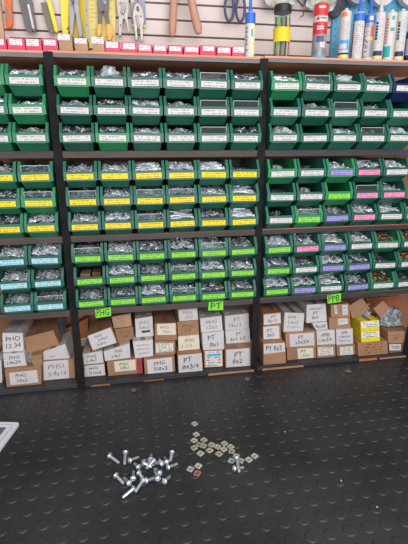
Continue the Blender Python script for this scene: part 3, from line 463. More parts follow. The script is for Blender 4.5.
BOLTS2 = [((0.4075, -0.4798), (0.4346, -0.4766)), ((0.4184, -0.4581), (0.4143, -0.5031))]
NUTS = [(0.326, -0.2538), (0.3234, -0.3074), (0.3127, -0.3345), (0.3432, -0.338), (0.3077, -0.3679), (0.3226, -0.3952), (0.3257, -0.3561), (0.3367, -0.3684), (0.3629, -0.3637), (0.3521, -0.3869), (0.3788, -0.376), (0.3769, -0.4067), (0.3953, -0.3901), (0.4027, -0.3651), (0.4183, -0.383), (0.4168, -0.403), (0.4255, -0.4251), (0.4329, -0.4455), (0.4071, -0.4409), (0.458, -0.4457), (0.4793, -0.4339), (0.3085, -0.4443), (0.2844, -0.4523), (0.3013, -0.4712)]
SCRAPS = [(0.129, -0.0105), (0.5735, -0.011), (0.9991, -0.0253), (0.6857, -0.566), (0.6076, -0.3439), (0.7332, -0.6631)]
FRAMEPTS = [(-0.3112, -0.1473), (-0.2457, -0.1522), (-0.273, -0.2819), (-0.2893, -0.1704)]
# ------------------------------------------------------------------ setting
MAT_Z = .900
S_TOP = [[2.0710, 1.7764, 1.4936, 1.2191], [2.0735, 1.7764, 1.4936, 1.2191], [2.0785, 1.7770, 1.4940, 1.2195]]   # shelf tops per bay (x left/middle/right)
BOARD_Z = .9175
POSTX = [-.755, -.0700, .6195, 1.312, 2.0]
YF, YB = .046, .298

bm = bmesh.new()
bx(bm, -2., 2.8, .312, .36, 0, 2.06)
gz = [2.1866+.053*k for k in range(-2, 22)]
z = 2.06
for g in gz:
    bx(bm, -2., 2.8, .300, .36, z, g-.0035, 0); bx(bm, -2., 2.8, .312, .36, g-.0035, g+.0035, 1); z = g+.0035
o = link('wall_back', mesh('wall_back', bm), [MT['slat'], MT['groove']]); o['kind'] = 'structure'
bm = bmesh.new(); bx(bm, -2., 2.8, -3.2, .36, -.05, 0)
o = link('floor', mesh('floor', bm), MT['floor']); o['kind'] = 'structure'

ctr = empty('counter', (.35, -.45, 0)); tag(ctr, 'long dark counter under the black rubber mat and the shelving', 'counter')
bm = bmesh.new(); bx(bm, -1.6, 1.9, -.55, .72, .86, .8955, bevel=.004); link('worktop', mesh('worktop', bm), MT['counter'], ctr)
bm = bmesh.new(); bx(bm, -1.55, 1.85, -.48, .70, 0.0005, .8595); link('cabinet_body', mesh('cabinet_body', bm), MT['counter'], ctr)

# coin mat: square grid of raised discs
bm = bmesh.new()
bx(bm, -1.35, 2.0, -.99, .0445, .896, MAT_Z)
X0, Y0, PT = .5348, -.5338+.0150, .0482
for i in range(-39, 31):
    for j in range(-10, 13):
        cx, cy = X0+PT*i, Y0+PT*j
        if not (-1.34 < cx < 1.98 and -.97 < cy < .03): continue
        s = 14; R = [(.0158, 0), (.0150, .0014), (.0136, .0022), (.0122, .0024)]
        rings = [[bm.verts.new((cx+r*math.cos(2*math.pi*k/s), cy+r*math.sin(2*math.pi*k/s), MAT_Z+h)) for k in range(s)] for r, h in R]
        for A, B in zip(rings, rings[1:]):
            for k in range(s):
                f = bm.faces.new((A[k], A[(k+1) % s], B[(k+1) % s], B[k])); f.smooth = True
        bm.faces.new(rings[-1])
me = bpy.data.meshes.new('rubber_mat'); bm.to_mesh(me); bm.free()
tag(link('rubber_mat', me, MT['rubber']), 'black rubber mat with raised round coins covering the counter', 'mat')

# ------------------------------------------------------------------ shelving
unit = empty('shelving_unit', (.27, .17, MAT_Z)); tag(unit, 'brown wooden shelving on black steel posts filled with green bins', 'shelving')
def part(name, bm, m):
    o = link(name, mesh(name, bm), m, unit); o.matrix_parent_inverse = Matrix.Translation(-unit.location); return o
for bay in range(4):
    xa, xb = POSTX[bay]+.0020, POSTX[bay+1]-.0020
    for r in range(4):
        zt = S_TOP[min(bay, 2)][r]
        pl = MT['plank'] if r == 0 else MT['plank_orange'] if (r == 2 and bay >= 2) else MT['plank_dark']
        bar = MT['bar_grey'] if r == 0 else MT['bar_dark'] if (bay >= 2 and r > 0) else MT['bar_brown']
        bm = bmesh.new(); bx(bm, xa, xb, YF+.0005, YB, zt-.012, zt, bevel=.0015); part('shelf_plank', bm, pl)
        bm = bmesh.new(); bx(bm, xa, xb, YF, YF+.018, zt-(.0195 if r == 0 else .0225), zt-(.0065 if r == 0 else .001 if r == 1 else .004), bevel=.001); part('shelf_edge', bm, bar)
    bm = bmesh.new(); bx(bm, xa, xb, YF, YB, MAT_Z+.0005, BOARD_Z, bevel=.001); part('bottom_board', bm, MT['bar_dark'])
    bm = bmesh.new(); bx(bm, xa, xb, YB+.001, YB+.010, MAT_Z+.0005, 2.04); part('back_panel', bm, MT['back'])
for k, x in enumerate(POSTX):
    zt = 2.0685
    bm = bmesh.new(); bx(bm, x-.014, x+.014, YF-.0035, YF-.0005, MAT_Z+.0005, zt); bx(bm, x-.0015, x+.0015, YF-.001, YF+.006, MAT_Z+.0005, zt)
    for i in range(44):
        zz = MAT_Z+.03+i*.0262
        bx(bm, x-.0025, x+.0025, YF-.0040, YF-.0030, zz, zz+.009)
    part('post', bm, MT['post'])

# ------------------------------------------------------------------ bins
def xw(z):
    t = min(1, max(0, (z+.0395)/.045)); return .0430+(.0500-.0430)*t
def make_bin_mesh():
    bm = bmesh.new()
    prof = [(.250, -.0393), (.042, -.0393), (.0032, -.0135), (.0012, .0135)]     # floor back, floor front, lip foot, lip top
    side = prof + [(.024, .0466), (.235, .0466), (.250, .0400)]
    L = [bm.verts.new((-xw(z), y, z)) for y, z in side]; R = [bm.verts.new((xw(z), y, z)) for y, z in side]
    bm.faces.new(L); bm.faces.new(R[::-1])
    for i in range(3): bm.faces.new((L[i], R[i], R[i+1], L[i+1]))
    bm.faces.new((L[6], R[6], R[0], L[0]))
    me = mesh('bin_shell', bm)
    o = bpy.data.objects.new('tmp', me); COL.objects.link(o)
    md = o.modifiers.new('s', 'SOLIDIFY'); md.thickness = .0022; md.offset = -1
    for off in (-1, 1):
        md.offset = off
        dg = bpy.context.evaluated_depsgraph_get(); dg.update()
        me2 = bpy.data.meshes.new_from_object(o.evaluated_get(dg))
        if min(v.co.z for v in me2.vertices) > -.0397: break
    bpy.data.objects.remove(o)
    bm = bmesh.new(); bm.from_mesh(me2)
    # rolled flanges up the front edges of both sides, the stacking rail and a lip bead
    for s in (-1, 1):
        pts = [(.0026, -.0135), (.0002, .0135), (.0225, .0470)]
        a = .0446; b = .0532
        rows = []
        for y, z in pts:
            rows.append([bm.verts.new((s*a, y-.0008, z)), bm.verts.new((s*b, y-.0008, z)), bm.verts.new((s*b, y+.004, z)), bm.verts.new((s*a, y+.004, z))])
        for A, B in zip(rows, rows[1:]):
            for k in range(4): bm.faces.new((A[k], A[(k+1) % 4], B[(k+1) % 4], B[k]))
        bm.faces.new(rows[0]); bm.faces.new(rows[-1])
        x0, x1 = sorted((s*.0485, s*.0532)); bx(bm, x0, x1, .0265, .234, .0446, .0470)
    bx(bm, -.0446, .0446, -.0008, .003, .0128, .0150)
    # label slot ribs under the card
    bx(bm, -.0446, .0446, .0014, .0045, -.0158, -.0132)
    bmesh.ops.recalc_face_normals(bm, faces=bm.faces)
    me3 = bpy.data.meshes.new('parts_bin'); bm.to_mesh(me3); bm.free(); bpy.data.meshes.remove(me2)
    return me3
BIN = make_bin_mesh(); BIN.materials.append(BINM[0])

def screw(bm, p, d, L, r, hr, hh, mi):
    """one low-poly screw: head at p, pointing along d"""
    d = d.normalized(); up = Vector((0, 0, 1)) if abs(d.z) < .9 else Vector((1, 0, 0))
    s = d.cross(up).normalized(); t = s.cross(d)
    def ring(o, rr, n): return [bm.verts.new(o+s*rr*math.cos(2*math.pi*k/n)+t*rr*math.sin(2*math.pi*k/n)) for k in range(n)]
    A, B = ring(p, r, 5), ring(p+d*L, r*.8, 5)
    for k in range(5): bm.faces.new((A[k], A[(k+1) % 5], B[(k+1) % 5], B[k])).material_index = mi
    bm.faces.new(B).material_index = mi
    if hr:
        A, B = ring(p, hr, 6), ring(p-d*hh, hr*.85, 6)
        for k in range(6): bm.faces.new((A[k], B[k], B[(k+1) % 6], A[(k+1) % 6])).material_index = mi
        bm.faces.new(A[::-1]).material_index = mi; bm.faces.new(B).material_index = mi

def heap_mesh(seed, front, back, n, L, r, spread=1., wash=0, flatd=False):
    """mound filling a bin plus loose hardware lying on it; front/back = surface heights"""
    rnd = random.Random(seed); bm = bmesh.new()
    nx, ny = 12, 14; ph = [rnd.uniform(0, 6) for _ in range(6)]
    def hz(u, v):
        e = front+(back-front)*min(1, v*1.9)
        e += .0035*math.sin(5*u*3.1+ph[0])*math.cos(3*v+ph[1])+.003*math.sin(9*u+7*v+ph[2])
        return max(-.034, e)
    def pos(u, v):
        z = hz(u, v); x = (u-.5)*2*(xw(z)-.0038); yf = .010+max(0, -.012-z)*1.55+.004; return Vector((x, yf+v*(.19-yf), z))
    g = [[bm.verts.new(pos(i/nx, j/ny)+Vector((0, 0, rnd.uniform(-.0012, .0012)))) for i in range(nx+1)] for j in range(ny+1)]
    for j in range(ny):
        for i in range(nx): bm.faces.new((g[j][i], g[j][i+1], g[j+1][i+1], g[j+1][i])).material_index = 0
    # skirt down to the bin floor
    rim = [g[0][i] for i in range(nx+1)]+[g[j][nx] for j in range(1, ny+1)]+[g[ny][i] for i in range(nx-1, -1, -1)]+[g[j][0] for j in range(ny-1, 0, -1)]
    low = [bm.verts.new((max(-.039, min(.039, v.co.x)), max(.047, v.co.y), -.0366)) for v in rim]
    for i in range(len(rim)):
        k = (i+1) % len(rim); bm.faces.new((rim[i], low[i], low[k], rim[k])).material_index = 0
    bm.faces.new(low).material_index = 0
    for i in range(n):
        u = .5+(rnd.random()-.5)*spread; v = rnd.random()**1.6*.75; p = pos(u, v)
        a = rnd.uniform(0, 2*math.pi); el = rnd.uniform(-.25, .6) if not flatd else rnd.uniform(-.1, .15)
        if flatd: a = rnd.choice((0, math.pi))+rnd.uniform(-.5, .5)
        d = Vector((math.cos(a)*math.cos(el), math.sin(a)*math.cos(el), math.sin(el)))
        ll = L*rnd.uniform(.7, 1.15)
        p.z += rnd.uniform(0, .0035); q = p+d*ll
        if abs(q.x) > .044: d.x *= -1
        if abs(p.x) > .043: p.x = math.copysign(.043, p.x)
        if (p+d*ll).y < .006: d.y = abs(d.y)
        rr = r*rnd.uniform(.8, 1.2)
        screw(bm, p, d, ll, rr, rr*rnd.uniform(1.8, 2.4), rr*1.3, 1)
    for v in bm.verts:
        x, y, z_ = v.co
        z_ = min(.0408, max(z_, -.0362)); w_ = min(.0428, xw(z_)-.0042)
        fy = .0062 if z_ > -.0135 else .0062+(-.0135-z_)/(.0393-.0135)*.0388+.0030
        v.co = (max(-w_, min(w_, x)), max(fy, y), z_)
    me = bpy.data.meshes.new('heap'); bmesh.ops.recalc_face_normals(bm, faces=bm.faces); bm.to_mesh(me); bm.free()
    return me

HEAPS = {
 'S': [heap_mesh(s, .0175, .038, 230, .014, .0016) for s in (1, 2, 3)],
 'L': [heap_mesh(s, .015, .036, 100, .036, .0020, flatd=True) for s in (4, 5)],
 'H': [heap_mesh(s, .008, .026, 120, .015, .0018, spread=.85) for s in (6, 7)],
 'D': [heap_mesh(s, -.008, .012, 70, .014, .0017, spread=.8) for s in (8, 9)],
 'B': [heap_mesh(s, .011, .028, 130, .014, .0017) for s in (10, 11)],
}
HEAPS['N'] = [heap_mesh(s, .011, .031, 130, .015, .0019, spread=.9) for s in (12, 13)]
for k, L_ in HEAPS.items():
    for i, me in enumerate(L_):
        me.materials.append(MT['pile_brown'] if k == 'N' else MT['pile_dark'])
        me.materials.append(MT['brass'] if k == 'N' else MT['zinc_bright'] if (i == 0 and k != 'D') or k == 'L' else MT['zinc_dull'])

def bag_mesh(seed, w, dpt, h, base=0., peak=.5):
    """crumpled closed bag: domed noisy blob w wide, dpt deep, h high"""
    rnd = random.Random(seed); bm = bmesh.new()
    bmesh.ops.create_icosphere(bm, subdivisions=4, radius=1)
    ph = [rnd.uniform(0, 6.3) for _ in range(9)]
    for v in bm.verts:
        c = v.co.copy()
        k = 1+.10*math.sin(5*c.x+ph[0]+3*c.z)+.09*math.sin(7*c.y+ph[1]-4*c.x)+.07*math.sin(11*c.z+ph[2]+6*c.x)+rnd.uniform(-.05, .05)
        z = c.z*k
        z = z if z > 0 else z*.25
        z = min(z, .86+.2*(z-.86)) if z > .86 else z; tw = 1-.14*max(0, z)**1.3
        v.co = Vector((c.x*k*w/2.3*tw+max(0, z)*(peak-.5)*w*.5, c.y*k*dpt/2.3*tw, base+(z+.25)*h/1.4))
    me = bpy.data.meshes.new('bag'); bm.to_mesh(me); bm.free()
    return me
BAGS_IN = [bag_mesh(20+i, .074, .075, .030) for i in range(4)]
BAG_BIG = [bag_mesh(30+i, .078, .085, .044) for i in range(2)]
for me in BAGS_IN: me.materials.append(MT['clear_bag'])
for me in BAG_BIG: me.materials.append(MT['cloudy_bag'])

bm = bmesh.new(); bx(bm, -.0428, .0428, .0075, .0083, .0100, .0335, 0); bx(bm, -.0428, .0428, .0070, .0088, .0336, .0350, 1)
for s in (-1, 1): bx(bm, s*.0428-.0006, s*.0428+.0006, .0072, .0086, .0155, .0335, 1)
WINDOW = mesh('clear_window', bm); WINDOW.materials.append(MT['clear_sheet']); WINDOW.materials.append(MT['sheet_edge'])

def card_mesh():
    bm = bmesh.new(); uvl = bm.loops.layers.uv.new('UVMap')
    w, h = .0418, .0088
    a = [bm.verts.new(p) for p in ((-w, -.0016, h), (w, -.0016, h), (w, -.0012, -h), (-w, -.0012, -h))]; b = [bm.verts.new((v.co.x, v.co.y+.0006, v.co.z)) for v in a]
    UV = [(0, 1), (1, 1), (1, 0), (0, 0)]
    f = bm.faces.new(a[::-1])
    for lp in f.loops: lp[uvl].uv = UV[a.index(lp.vert)]
    bm.faces.new(b)
    for i in range(4): bm.faces.new((a[i], a[(i+1) % 4], b[(i+1) % 4], b[i]))
    bm.normal_update(); me = bpy.data.meshes.new('label_card'); bm.to_mesh(me); bm.free(); return me
CARD = card_mesh(); CARD.materials.append(MT['card_white'])

ORD = ['first', 'second', 'third', 'fourth', 'fifth', 'sixth', 'seventh', 'eighth', 'ninth']
BAYN = ['left bay', 'middle bay', 'right bay']
ROWC = [['S S', 'S H', 'S B', 'B Hw', 'S Sw', 'S S', 'B S', 'B B', 'B Sw'],
        ['S X S S Hw S', 'B S S B Dw Dw', 'S S B B Dw S', 'B B L S L D', 'Bw B Bw Sw B L', 'B S Bw L S L', 'Bw B S S Hw H', 'C S B Bw S B', 'B S S Bw S S'],
        ['L Bw X B D D', 'C B Dw H D D', 'X D B Hw X D', 'G D H S X S', 'D G E Dw H D', 'D Bw B S L D', 'X H L B N N', 'S H S S D N', 'S S L B N D']]
CARDC = [['w w']*3+['y y']*3+['b b']*3, ['w w w w w w']*3+['y y y y y y']*3+['g g g g g g']*3,
         ['w w w w w w', 'w w w w w w', 'w w w w w w', 'w w l p w w', 'w w g p p w', 'w g l p w w', 'g p l w w w', 'g w l l w w', 'g l w l w w']]
CN = {'w': 'white', 'y': 'yellow', 'b': 'blue', 'g': 'green', 'p': 'pink', 'l': 'lavender'}
COLX = [[-.2490, -.1390], [.11*k for k in range(6)], [.6872+.11*k for k in range(6)]]
BRIGHT = {(1, 0, 0): 3, (1, 2, 1): 3, (2, 0, 0): 3, (2, 3, 0): 3, (2, 3, 2): 3, (2, 4, 2): 3, (2, 5, 1): 3, (2, 6, 4): 2, (2, 8, 4): 2}
CONT = {'S': ('screw_heap', 'loose silver screws heaped in'), 'L': ('screw_heap', 'long silver screws lying in'), 'H': ('screw_heap', 'half filling of silver screws in'),
        'D': ('screw_heap', 'few dark screws low in'), 'B': ('screw_heap', 'silver screws under clear plastic in'), 'X': ('screw_heap', 'silver screws under a bulging bag in'),
        'N': ('screw_heap', 'brownish screws heaped in')}
GRP = ['bins left of the left post', 'bins between the two posts', 'bins right of the right post']
rb = random.Random(5)
first_bin = first_card = first_win = None
for bay in range(3):
    for r in range(9):
        codes = ROWC[bay][r].split(); cards = CARDC[bay][r].split()
        for c, code in enumerate(codes):
            if bay == 2 and c == 5 and r < 5: continue           # outside the frame
            x = COLX[bay][c]+rb.uniform(-.0006, .0006)
            base = S_TOP[bay][r//3+1]+(2-r % 3)*.0822
            z = base+.0396; y = rb.uniform(-.002, .002)
            b = bpy.data.objects.new('parts_bin', BIN); COL.objects.link(b); b.location = (x, y, z)
            blue = bay == 2 and r == 0 and c >= 4
            b.material_slots[0].link = 'OBJECT'
            mi = BRIGHT.get((bay, r, c), rb.choice((2, 2, 3) if bay == 0 and r < 6 else (0, 0, 1) if bay == 1 else (1, 1, 0, 0)))
            b.material_slots[0].material = MT['navy_bin'] if blue else BINM[mi]
            side = ('second' if c == 0 else 'first') if bay == 0 else ORD[c]
            where = '%s row down, %s bin %s' % (ORD[r], side, 'left of the left post' if bay == 0 else 'right of the left post' if bay == 1 else 'right of the right post')
            tag(b, '%s plastic bin with %s card, %s' % ('navy' if blue else 'green', CN[cards[c]], where), 'bin', GRP[bay])
            k = bpy.data.objects.new('label_card', CARD); COL.objects.link(k); k.parent = b
            k.location = (rb.uniform(-.0012, .0012), 0, rb.uniform(-.0008, .0008)-.0016); k.rotation_euler = (0, rb.uniform(-.025, .025), 0)
            k.material_slots[0].link = 'OBJECT'; k.material_slots[0].material = MT['card_'+CN[cards[c]]]
            if 'w' in code:
                w = bpy.data.objects.new('clear_window', WINDOW); COL.objects.link(w); w.parent = b
            kc = code[0]
            place = '%s row, %s bin %s' % (ORD[r], side, 'left of left post' if bay == 0 else 'right of left post' if bay == 1 else 'right of right post')
            if kc in CONT:
                hk = {'X': 'B'}.get(kc, kc); hm = rb.choice(HEAPS[hk]); bagged = kc in 'BX'
                h = bpy.data.objects.new('screw_filling' if bagged else 'screw_heap', hm); COL.objects.link(h); h['kind'] = 'stuff'
                if bagged:
                    root = empty('screw_bag', (x, y+(.0045 if 'w' in code else 0), z)); h.parent = root
                    g = bpy.data.objects.new('bag_film', rb.choice(BAGS_IN if kc == 'B' else BAG_BIG)); COL.objects.link(g); g.parent = root
                    g.location = (rb.uniform(-.002, .002), .055, .008 if kc == 'B' else .012 if r == 0 else .004)
                    if kc == 'X' and r == 0: g.scale = (1, 1, 1.15 if bay == 1 else .95); g.rotation_euler = (0, 0, rb.choice((0, math.pi))+rb.uniform(-.1, .1))
                    tag(root, ('silver screws in crumpled clear bag, ' if kc == 'B' else 'bulging clear bag of silver screws, ')+place, 'bag', 'bagged screws in the bins')
                else:
                    h.location = (x, y+(.0045 if 'w' in code else 0), z); h.scale.x = rb.choice((-1, 1))
                    tag(h, CONT[kc][1]+' '+place, 'screws', 'screws in the bins', 'stuff')
            if kc == 'G':
                g = bpy.data.objects.new('plastic_bag', rb.choice(BAG_BIG)); COL.objects.link(g); g.location = (x, y+.068, z-.030); g.scale = (.85, .8, 1.55)
                tag(g, 'cloudy plastic bag in '+place, 'bag', 'plastic bags in the bins')
            if kc == 'C':
                for i, (dx, w_, hh) in enumerate(((-.020, .034, .050), (.019, .030, .054))):
                    bm = bmesh.new(); bx(bm, -w_/2, w_/2, 0, .06, 0, hh, bevel=.001)
                    g = link('small_carton', mesh('small_carton', bm), MT['dark_kraft'] if i else MT['kraft'], None, (x+dx, y+.049, z-.0366))
                    tag(g, '%s small brown carton inside the %s' % ('left' if i == 0 else 'right', place), 'box', 'small cartons inside bins')

# ------------------------------------------------------------------ cartons on the bottom board
OPEN = {'g1', 'f1', 'a1', 'd1', 'e5'}
THIN = {'d1', 'd2', 'd3', 'b1', 'e1', 'e2', 'e3', 'c2', 'c3', 'f1', 'g4', 'b2', 'e5'}
rc = random.Random(9)
for n_, (key, q, d, depth, m, labs, lab) in enumerate(CARTONS):
    cx = sum(p[0] for p in q)/4; cz = min(q[2][1], q[3][1])
    depth = min(depth, .294-d)
    root = empty('carton', (cx, d+depth/2, cz)); tag(root, lab, 'box', 'cartons on the bottom shelf')
    def rel(P): return [(x-cx, z_-cz) for x, z_ in P]
    yf = -depth/2
    bm = bmesh.new()
    prism_xz(bm, rel(q), yf, depth/2, 0, bevel=.0012)
    link('carton_body', mesh('carton_body', bm), MT[m], root)
    Q = rel(q)
    # taped seam running back along the top
    (x0, z0), (x1, z1) = Q[0], Q[1]
    bm = bmesh.new()
    A = (x0+(x1-x0)*.38, z0+(z1-z0)*.38+.0001); B = (x0+(x1-x0)*.62, z0+(z1-z0)*.62+.0001)
    prism_xz(bm, [A, B, (B[0], B[1]+.0002), (A[0], A[1]+.0002)], yf+.003, depth/2-.003)
    if key not in OPEN: link('tape', mesh('tape', bm), MT['tape'], root)
    else:
        bm.free()
        # raised flaps of an opened carton
        for sgn, (px, pz) in ((-1, Q[0]), (1, Q[1])):
            bm = bmesh.new(); fx = px-sgn*.002
            prism_xz(bm, [(fx, pz+.0003), (fx-sgn*.0015, pz+.0003), (fx-sgn*.020, pz+.006), (fx-sgn*.019, pz+.007)], yf+.02, depth/2-.01)
            link('flap', mesh('flap', bm), MT[m], root)
    for i, (lq, lm, txt) in enumerate(labs):
        lr = rel(lq)
        if lm != 'kraft':
            panel = quad_panel('paper_label', lr, yf-.0006, MT[lm], root)
        else: panel = None
        if txt:
            ink = MT['ink']
            if key in THIN: ink = MT['grey_ink']
            if key == 'h4': ink = MT['blue_ink']
            if key in ('e2', 'c3', 'i6'): ink = MT['dark_kraft']
            write_on(lr, yf-.0010, txt, ink, panel or root, seed=n_*7+i)
        if lm == 'blue_print_label':
            quad_panel('blue_stripe', [bil(lr, .1, .80), bil(lr, .92, .84), bil(lr, .92, .68), bil(lr, .1, .66)], yf-.0010, MT['cyan'], panel)
    if key == 'd1':
        lr = rel(labs[0][0]); bm = bmesh.new(); rnd = random.Random(3)
        for k in range(5): scribble_strip(bm, lr, yf-.0011, .34, .84, .22+.02*k, .03, .02, rnd)
        me = bpy.data.meshes.new('scribble'); bm.to_mesh(me); bm.free(); link('scribble', me, MT['ink'], root)
    if key == 'h7':
        for i, (lq, _, _) in enumerate(labs):
            lr = rel(lq); write_on(lr, yf-.0010, ['~', '~'], MT['ink'], root, seed=70+i)

# loose flaps, leaning panel, bags among the cartons
def slab(name, q, y, th, m, label, cat, lean=0.):
    cx = sum(p[0] for p in q)/4; cz = min(p[1] for p in q)
    bm = bmesh.new(); prism_xz(bm, [(x-cx, z_-cz) for x, z_ in q], 0, th, bevel=.0006)
    o = link(name, mesh(name, bm), m, None, (cx, y, cz)); o.rotation_euler.x = lean
    return tag(o, label, cat)
slab('cardboard_flap', FLAPS[0][:4], FLAPS[0][4], .004, MT['kraft'], 'slanted loose kraft flap leaning over the yellow boxes', 'cardboard', -.25)
slab('cardboard_flap', FLAPS[1][:4], FLAPS[1][4], .004, MT['kraft'], 'slanted loose kraft flap over the bag of bolts at right', 'cardboard', -.25)
P = FLAPS[2][:4]; P[2] = (P[2][0], .9179); P[3] = (P[3][0], .9179)
slab('cardboard_sheet', P, .288, .005, MT['orange_kraft'], 'tall orange brown cardboard panel standing behind the yellow boxes', 'cardboard')

def loose_bag(name, q, y, dp, m, seed, label, fill=None):
    xs = [p[0] for p in q[:4]]; zs = [p[1] for p in q[:4]]; w = max(xs)-min(xs); h = max(zs)-min(zs)
    root = empty(name, ((max(xs)+min(xs))/2, y, min(zs)+.016)); tag(root, label, 'bag')
    me = bag_mesh(seed, w*1.05, dp, h*1.08); link('bag_film', me, m, root)
    if fill:
        bm = bmesh.new(); rnd = random.Random(seed)
        for i in range(150):
            a = rnd.uniform(0, 6.28); rr = rnd.random()**.5; zz = rnd.random()*.78
            k = (1-zz*.45)*.40
            p = Vector((rr*math.cos(a)*w*k, rr*math.sin(a)*dp*k, .004+zz*h)); dd = Vector((rnd.uniform(-1, 1), rnd.uniform(-1, 1), rnd.uniform(-.6, .6)))
            screw(bm, p, dd, .018, .0022, .0045, .003, 0)
        o = link('bolt_filling', mesh('bolt_filling', bm), MT[fill], root); o['kind'] = 'stuff'
loose_bag('bolt_bag', BAGS[0][:4], .135, .07, MT['clear_bag'], 51, 'clear bag of silver bolts on top of the yellow boxes', 'zinc_dull')
loose_bag('bolt_bag', BAGS[1][:4], .115, .09, MT['clear_bag'], 52, 'clear plastic bag full of grey bolts on the right kraft carton', 'zinc_dull')
loose_bag('plastic_bag', BAGS[2][:4], .125, .05, MT['clear_bag'], 53, 'crumpled clear bag beside the small PHO 14x24 carton')
loose_bag('woven_bag', BAGS[3][:4], .20, .05, MT['grey_fabric'], 54, 'dark speckled bag standing upright behind the slanted carton')

# flattened cardboard strips lying along the foot of the shelving
for i, (xa, xb, h, m, lab) in enumerate(((.425, .62, .011, 'kraft', 'flat brown cardboard strip at shelf foot left of the right post'), (.652, .835, .010, 'kraft', 'flat brown cardboard strip at shelf foot below the PT 8x3 carton'),
        (1.085, 1.172, .012, 'orange_kraft', 'short orange brown cardboard strip at shelf foot below the printed carton'), (1.18, 1.31, .009, 'kraft', 'flat brown cardboard strip at shelf foot in the right corner'),
        (.165, .248, .008, 'dark_kraft', 'thin dull brown cardboard strip at shelf foot below the PHG 3/8x3 carton'), (-.035, .04, .009, 'dark_kraft', 'dark reddish cardboard strip at shelf foot just right of the left post'))):
    bm = bmesh.new(); prism_xz(bm, [(xa, MAT_Z+.0016), (xb, MAT_Z+.0016), (xb-.004, MAT_Z+h), (xa+.003, MAT_Z+h+.001)], .0402, .0432, bevel=.0005)
    tag(link('cardboard_strip', mesh('cardboard_strip', bm), MT[m]), lab, 'cardboard', 'cardboard strips along the shelf foot')

# neon signs
for s, q in SIGNS:
    cx = sum(p[0] for p in q)/4; cz = q[3][1]
    root = empty('sign_card', (cx, .0415, cz)); tag(root, 'neon green card lettered %s stuck on the shelf edge' % s, 'sign', 'neon cards on the lowest shelf edge')
    Q = [(x-cx, z_-cz) for x, z_ in q]
    c_ = quad_panel('card', Q, 0, MT['neon'], root, .0008)
    write_on(Q, -.0004, [s], MT['ink'], c_, seed=len(s)+4, pad=.10, fill=.86, name='lettering')

# ------------------------------------------------------------------ top deck: price boxes
def deck(x): return S_TOP[0][0] if x < POSTX[1] else S_TOP[1][0] if x < POSTX[2] else S_TOP[2][0]
nr = 0; nk = 0; top_y = .075
for i, (c, xa, xb, zt, la, lb, lt, lb_) in enumerate(DECK_TAGS):
    zb = deck((xa+xb)/2)+.0004; cx = (xa+xb)/2
    root = empty('price_box', (cx, top_y+.03, zb))
    if c == 'red':
        nr += 1
        lab = 'small pink red box with white price tag, %s' % ('cut by the left frame edge' if nr == 1 else '%s of the red boxes from the left' % (['', 'second', 'third', 'fourth', 'fifth', 'sixth', 'seventh', 'eighth', 'ninth', 'tenth', 'eleventh', 'twelfth', 'last'][nr-1]))
    else:
        nk += 1; lab = 'small kraft box with white price tag, %s of three under the yellow tools' % ['left', 'middle', 'right'][nk-1]
    tag(root, lab, 'box', 'price boxes along the top shelf')
    bm = bmesh.new(); bx(bm, xa-cx+.0006, xb-cx-.0006, -.03, .03, 0, zt-zb, bevel=.001)
    body = link('box_body', mesh('box_body', bm), MT['pink_red' if c == 'red' else 'kraft_light'], root)
    quad_panel('price_tag', [(la-cx, lt-zb), (lb-cx, lt-zb), (lb-cx, lb_-zb), (la-cx, lb_-zb)], -.0308, MT['tag_print'], root)
bm = bmesh.new(); tube(bm, [(-.185, .085, 2.1118), (-.12, .085, 2.1119), (-.05, .085, 2.1137)], .0015, 8)
tag(link('rod', mesh('rod', bm), MT['black_plastic']), 'thin black rod lying across the red boxes at left', 'rod')

# ------------------------------------------------------------------ hanging tools
def tool(name, label, cat, anchor, group=None):
    o = empty(name, anchor); tag(o, label, cat, group); return o
def pp(name, pts, y, th, m, parent, bevel=.001):
    ox, oy, oz = parent.location
    bm = bmesh.new(); prism_xz(bm, [(x-ox, z_-oz) for x, z_ in pts], y-oy, y+th-oy, bevel=bevel)
    return link(name, mesh(name, bm), m, parent)
def anch(pts, y): return (sum(p[0] for p in pts)/len(pts), y, min(p[1] for p in pts))

t = tool('wooden_handle', 'tan wooden tool handle at the left frame edge', 'handle', anch(WOOD_HANDLE, .2)); 
pp('handle_shaft', WOOD_HANDLE, .19, .018, MT['wood_tan'], t, .004); pp('end_ring', [(WOOD_HANDLE[2][0]-.003, WOOD_HANDLE[2][1]), (WOOD_HANDLE[2][0]+.003, WOOD_HANDLE[2][1]), (WOOD_HANDLE[2][0]+.003, WOOD_HANDLE[2][1]+.004), (WOOD_HANDLE[2][0]-.003, WOOD_HANDLE[2][1]+.004)], .188, .003, MT['grey_steel'], t, 0)
t = tool('utility_knife', 'orange plastic cutter hanging at far left of the slatwall', 'knife', anch(ORANGE, .27))
pp('knife_body', ORANGE, .268, .014, MT['orange_plastic'], t, .002)
cx = sum(p[0] for p in ORANGE)/len(ORANGE)
for s in (-1, 1): pp('grip_strip', [(cx-.004+s*.006, 2.208), (cx+s*.006, 2.208), (cx-.002+s*.006, 2.243), (cx-.006+s*.006, 2.243)], .2665, .002, MT['slate_card'], t, .0005)
t = tool('pruning_saw', 'dark toothed saw with grey sheath second from left', 'saw', anch(SAW1_BLADE, .27))
pp('blade', SAW1_BLADE, .272, .003, MT['dark_steel'], t, 0); pp('sheath', SAW1_HANDLE, .266, .013, MT['dark_steel'], t, .002)
pb = pp('white_lettering_strip', SAW1_LABEL, .2645, .002, MT['white_plastic'], t, .0004)
t = tool('pruning_saw', 'olive toothed saw with yellow handle left of the yellow plate', 'saw', anch(SAW2_BLADE, .27))
pp('blade', SAW2_BLADE, .272, .003, MT['olive_steel'], t, 0); pp('handle', SAW2_HANDLE, .266, .014, MT['yellow_plastic'], t, .003)
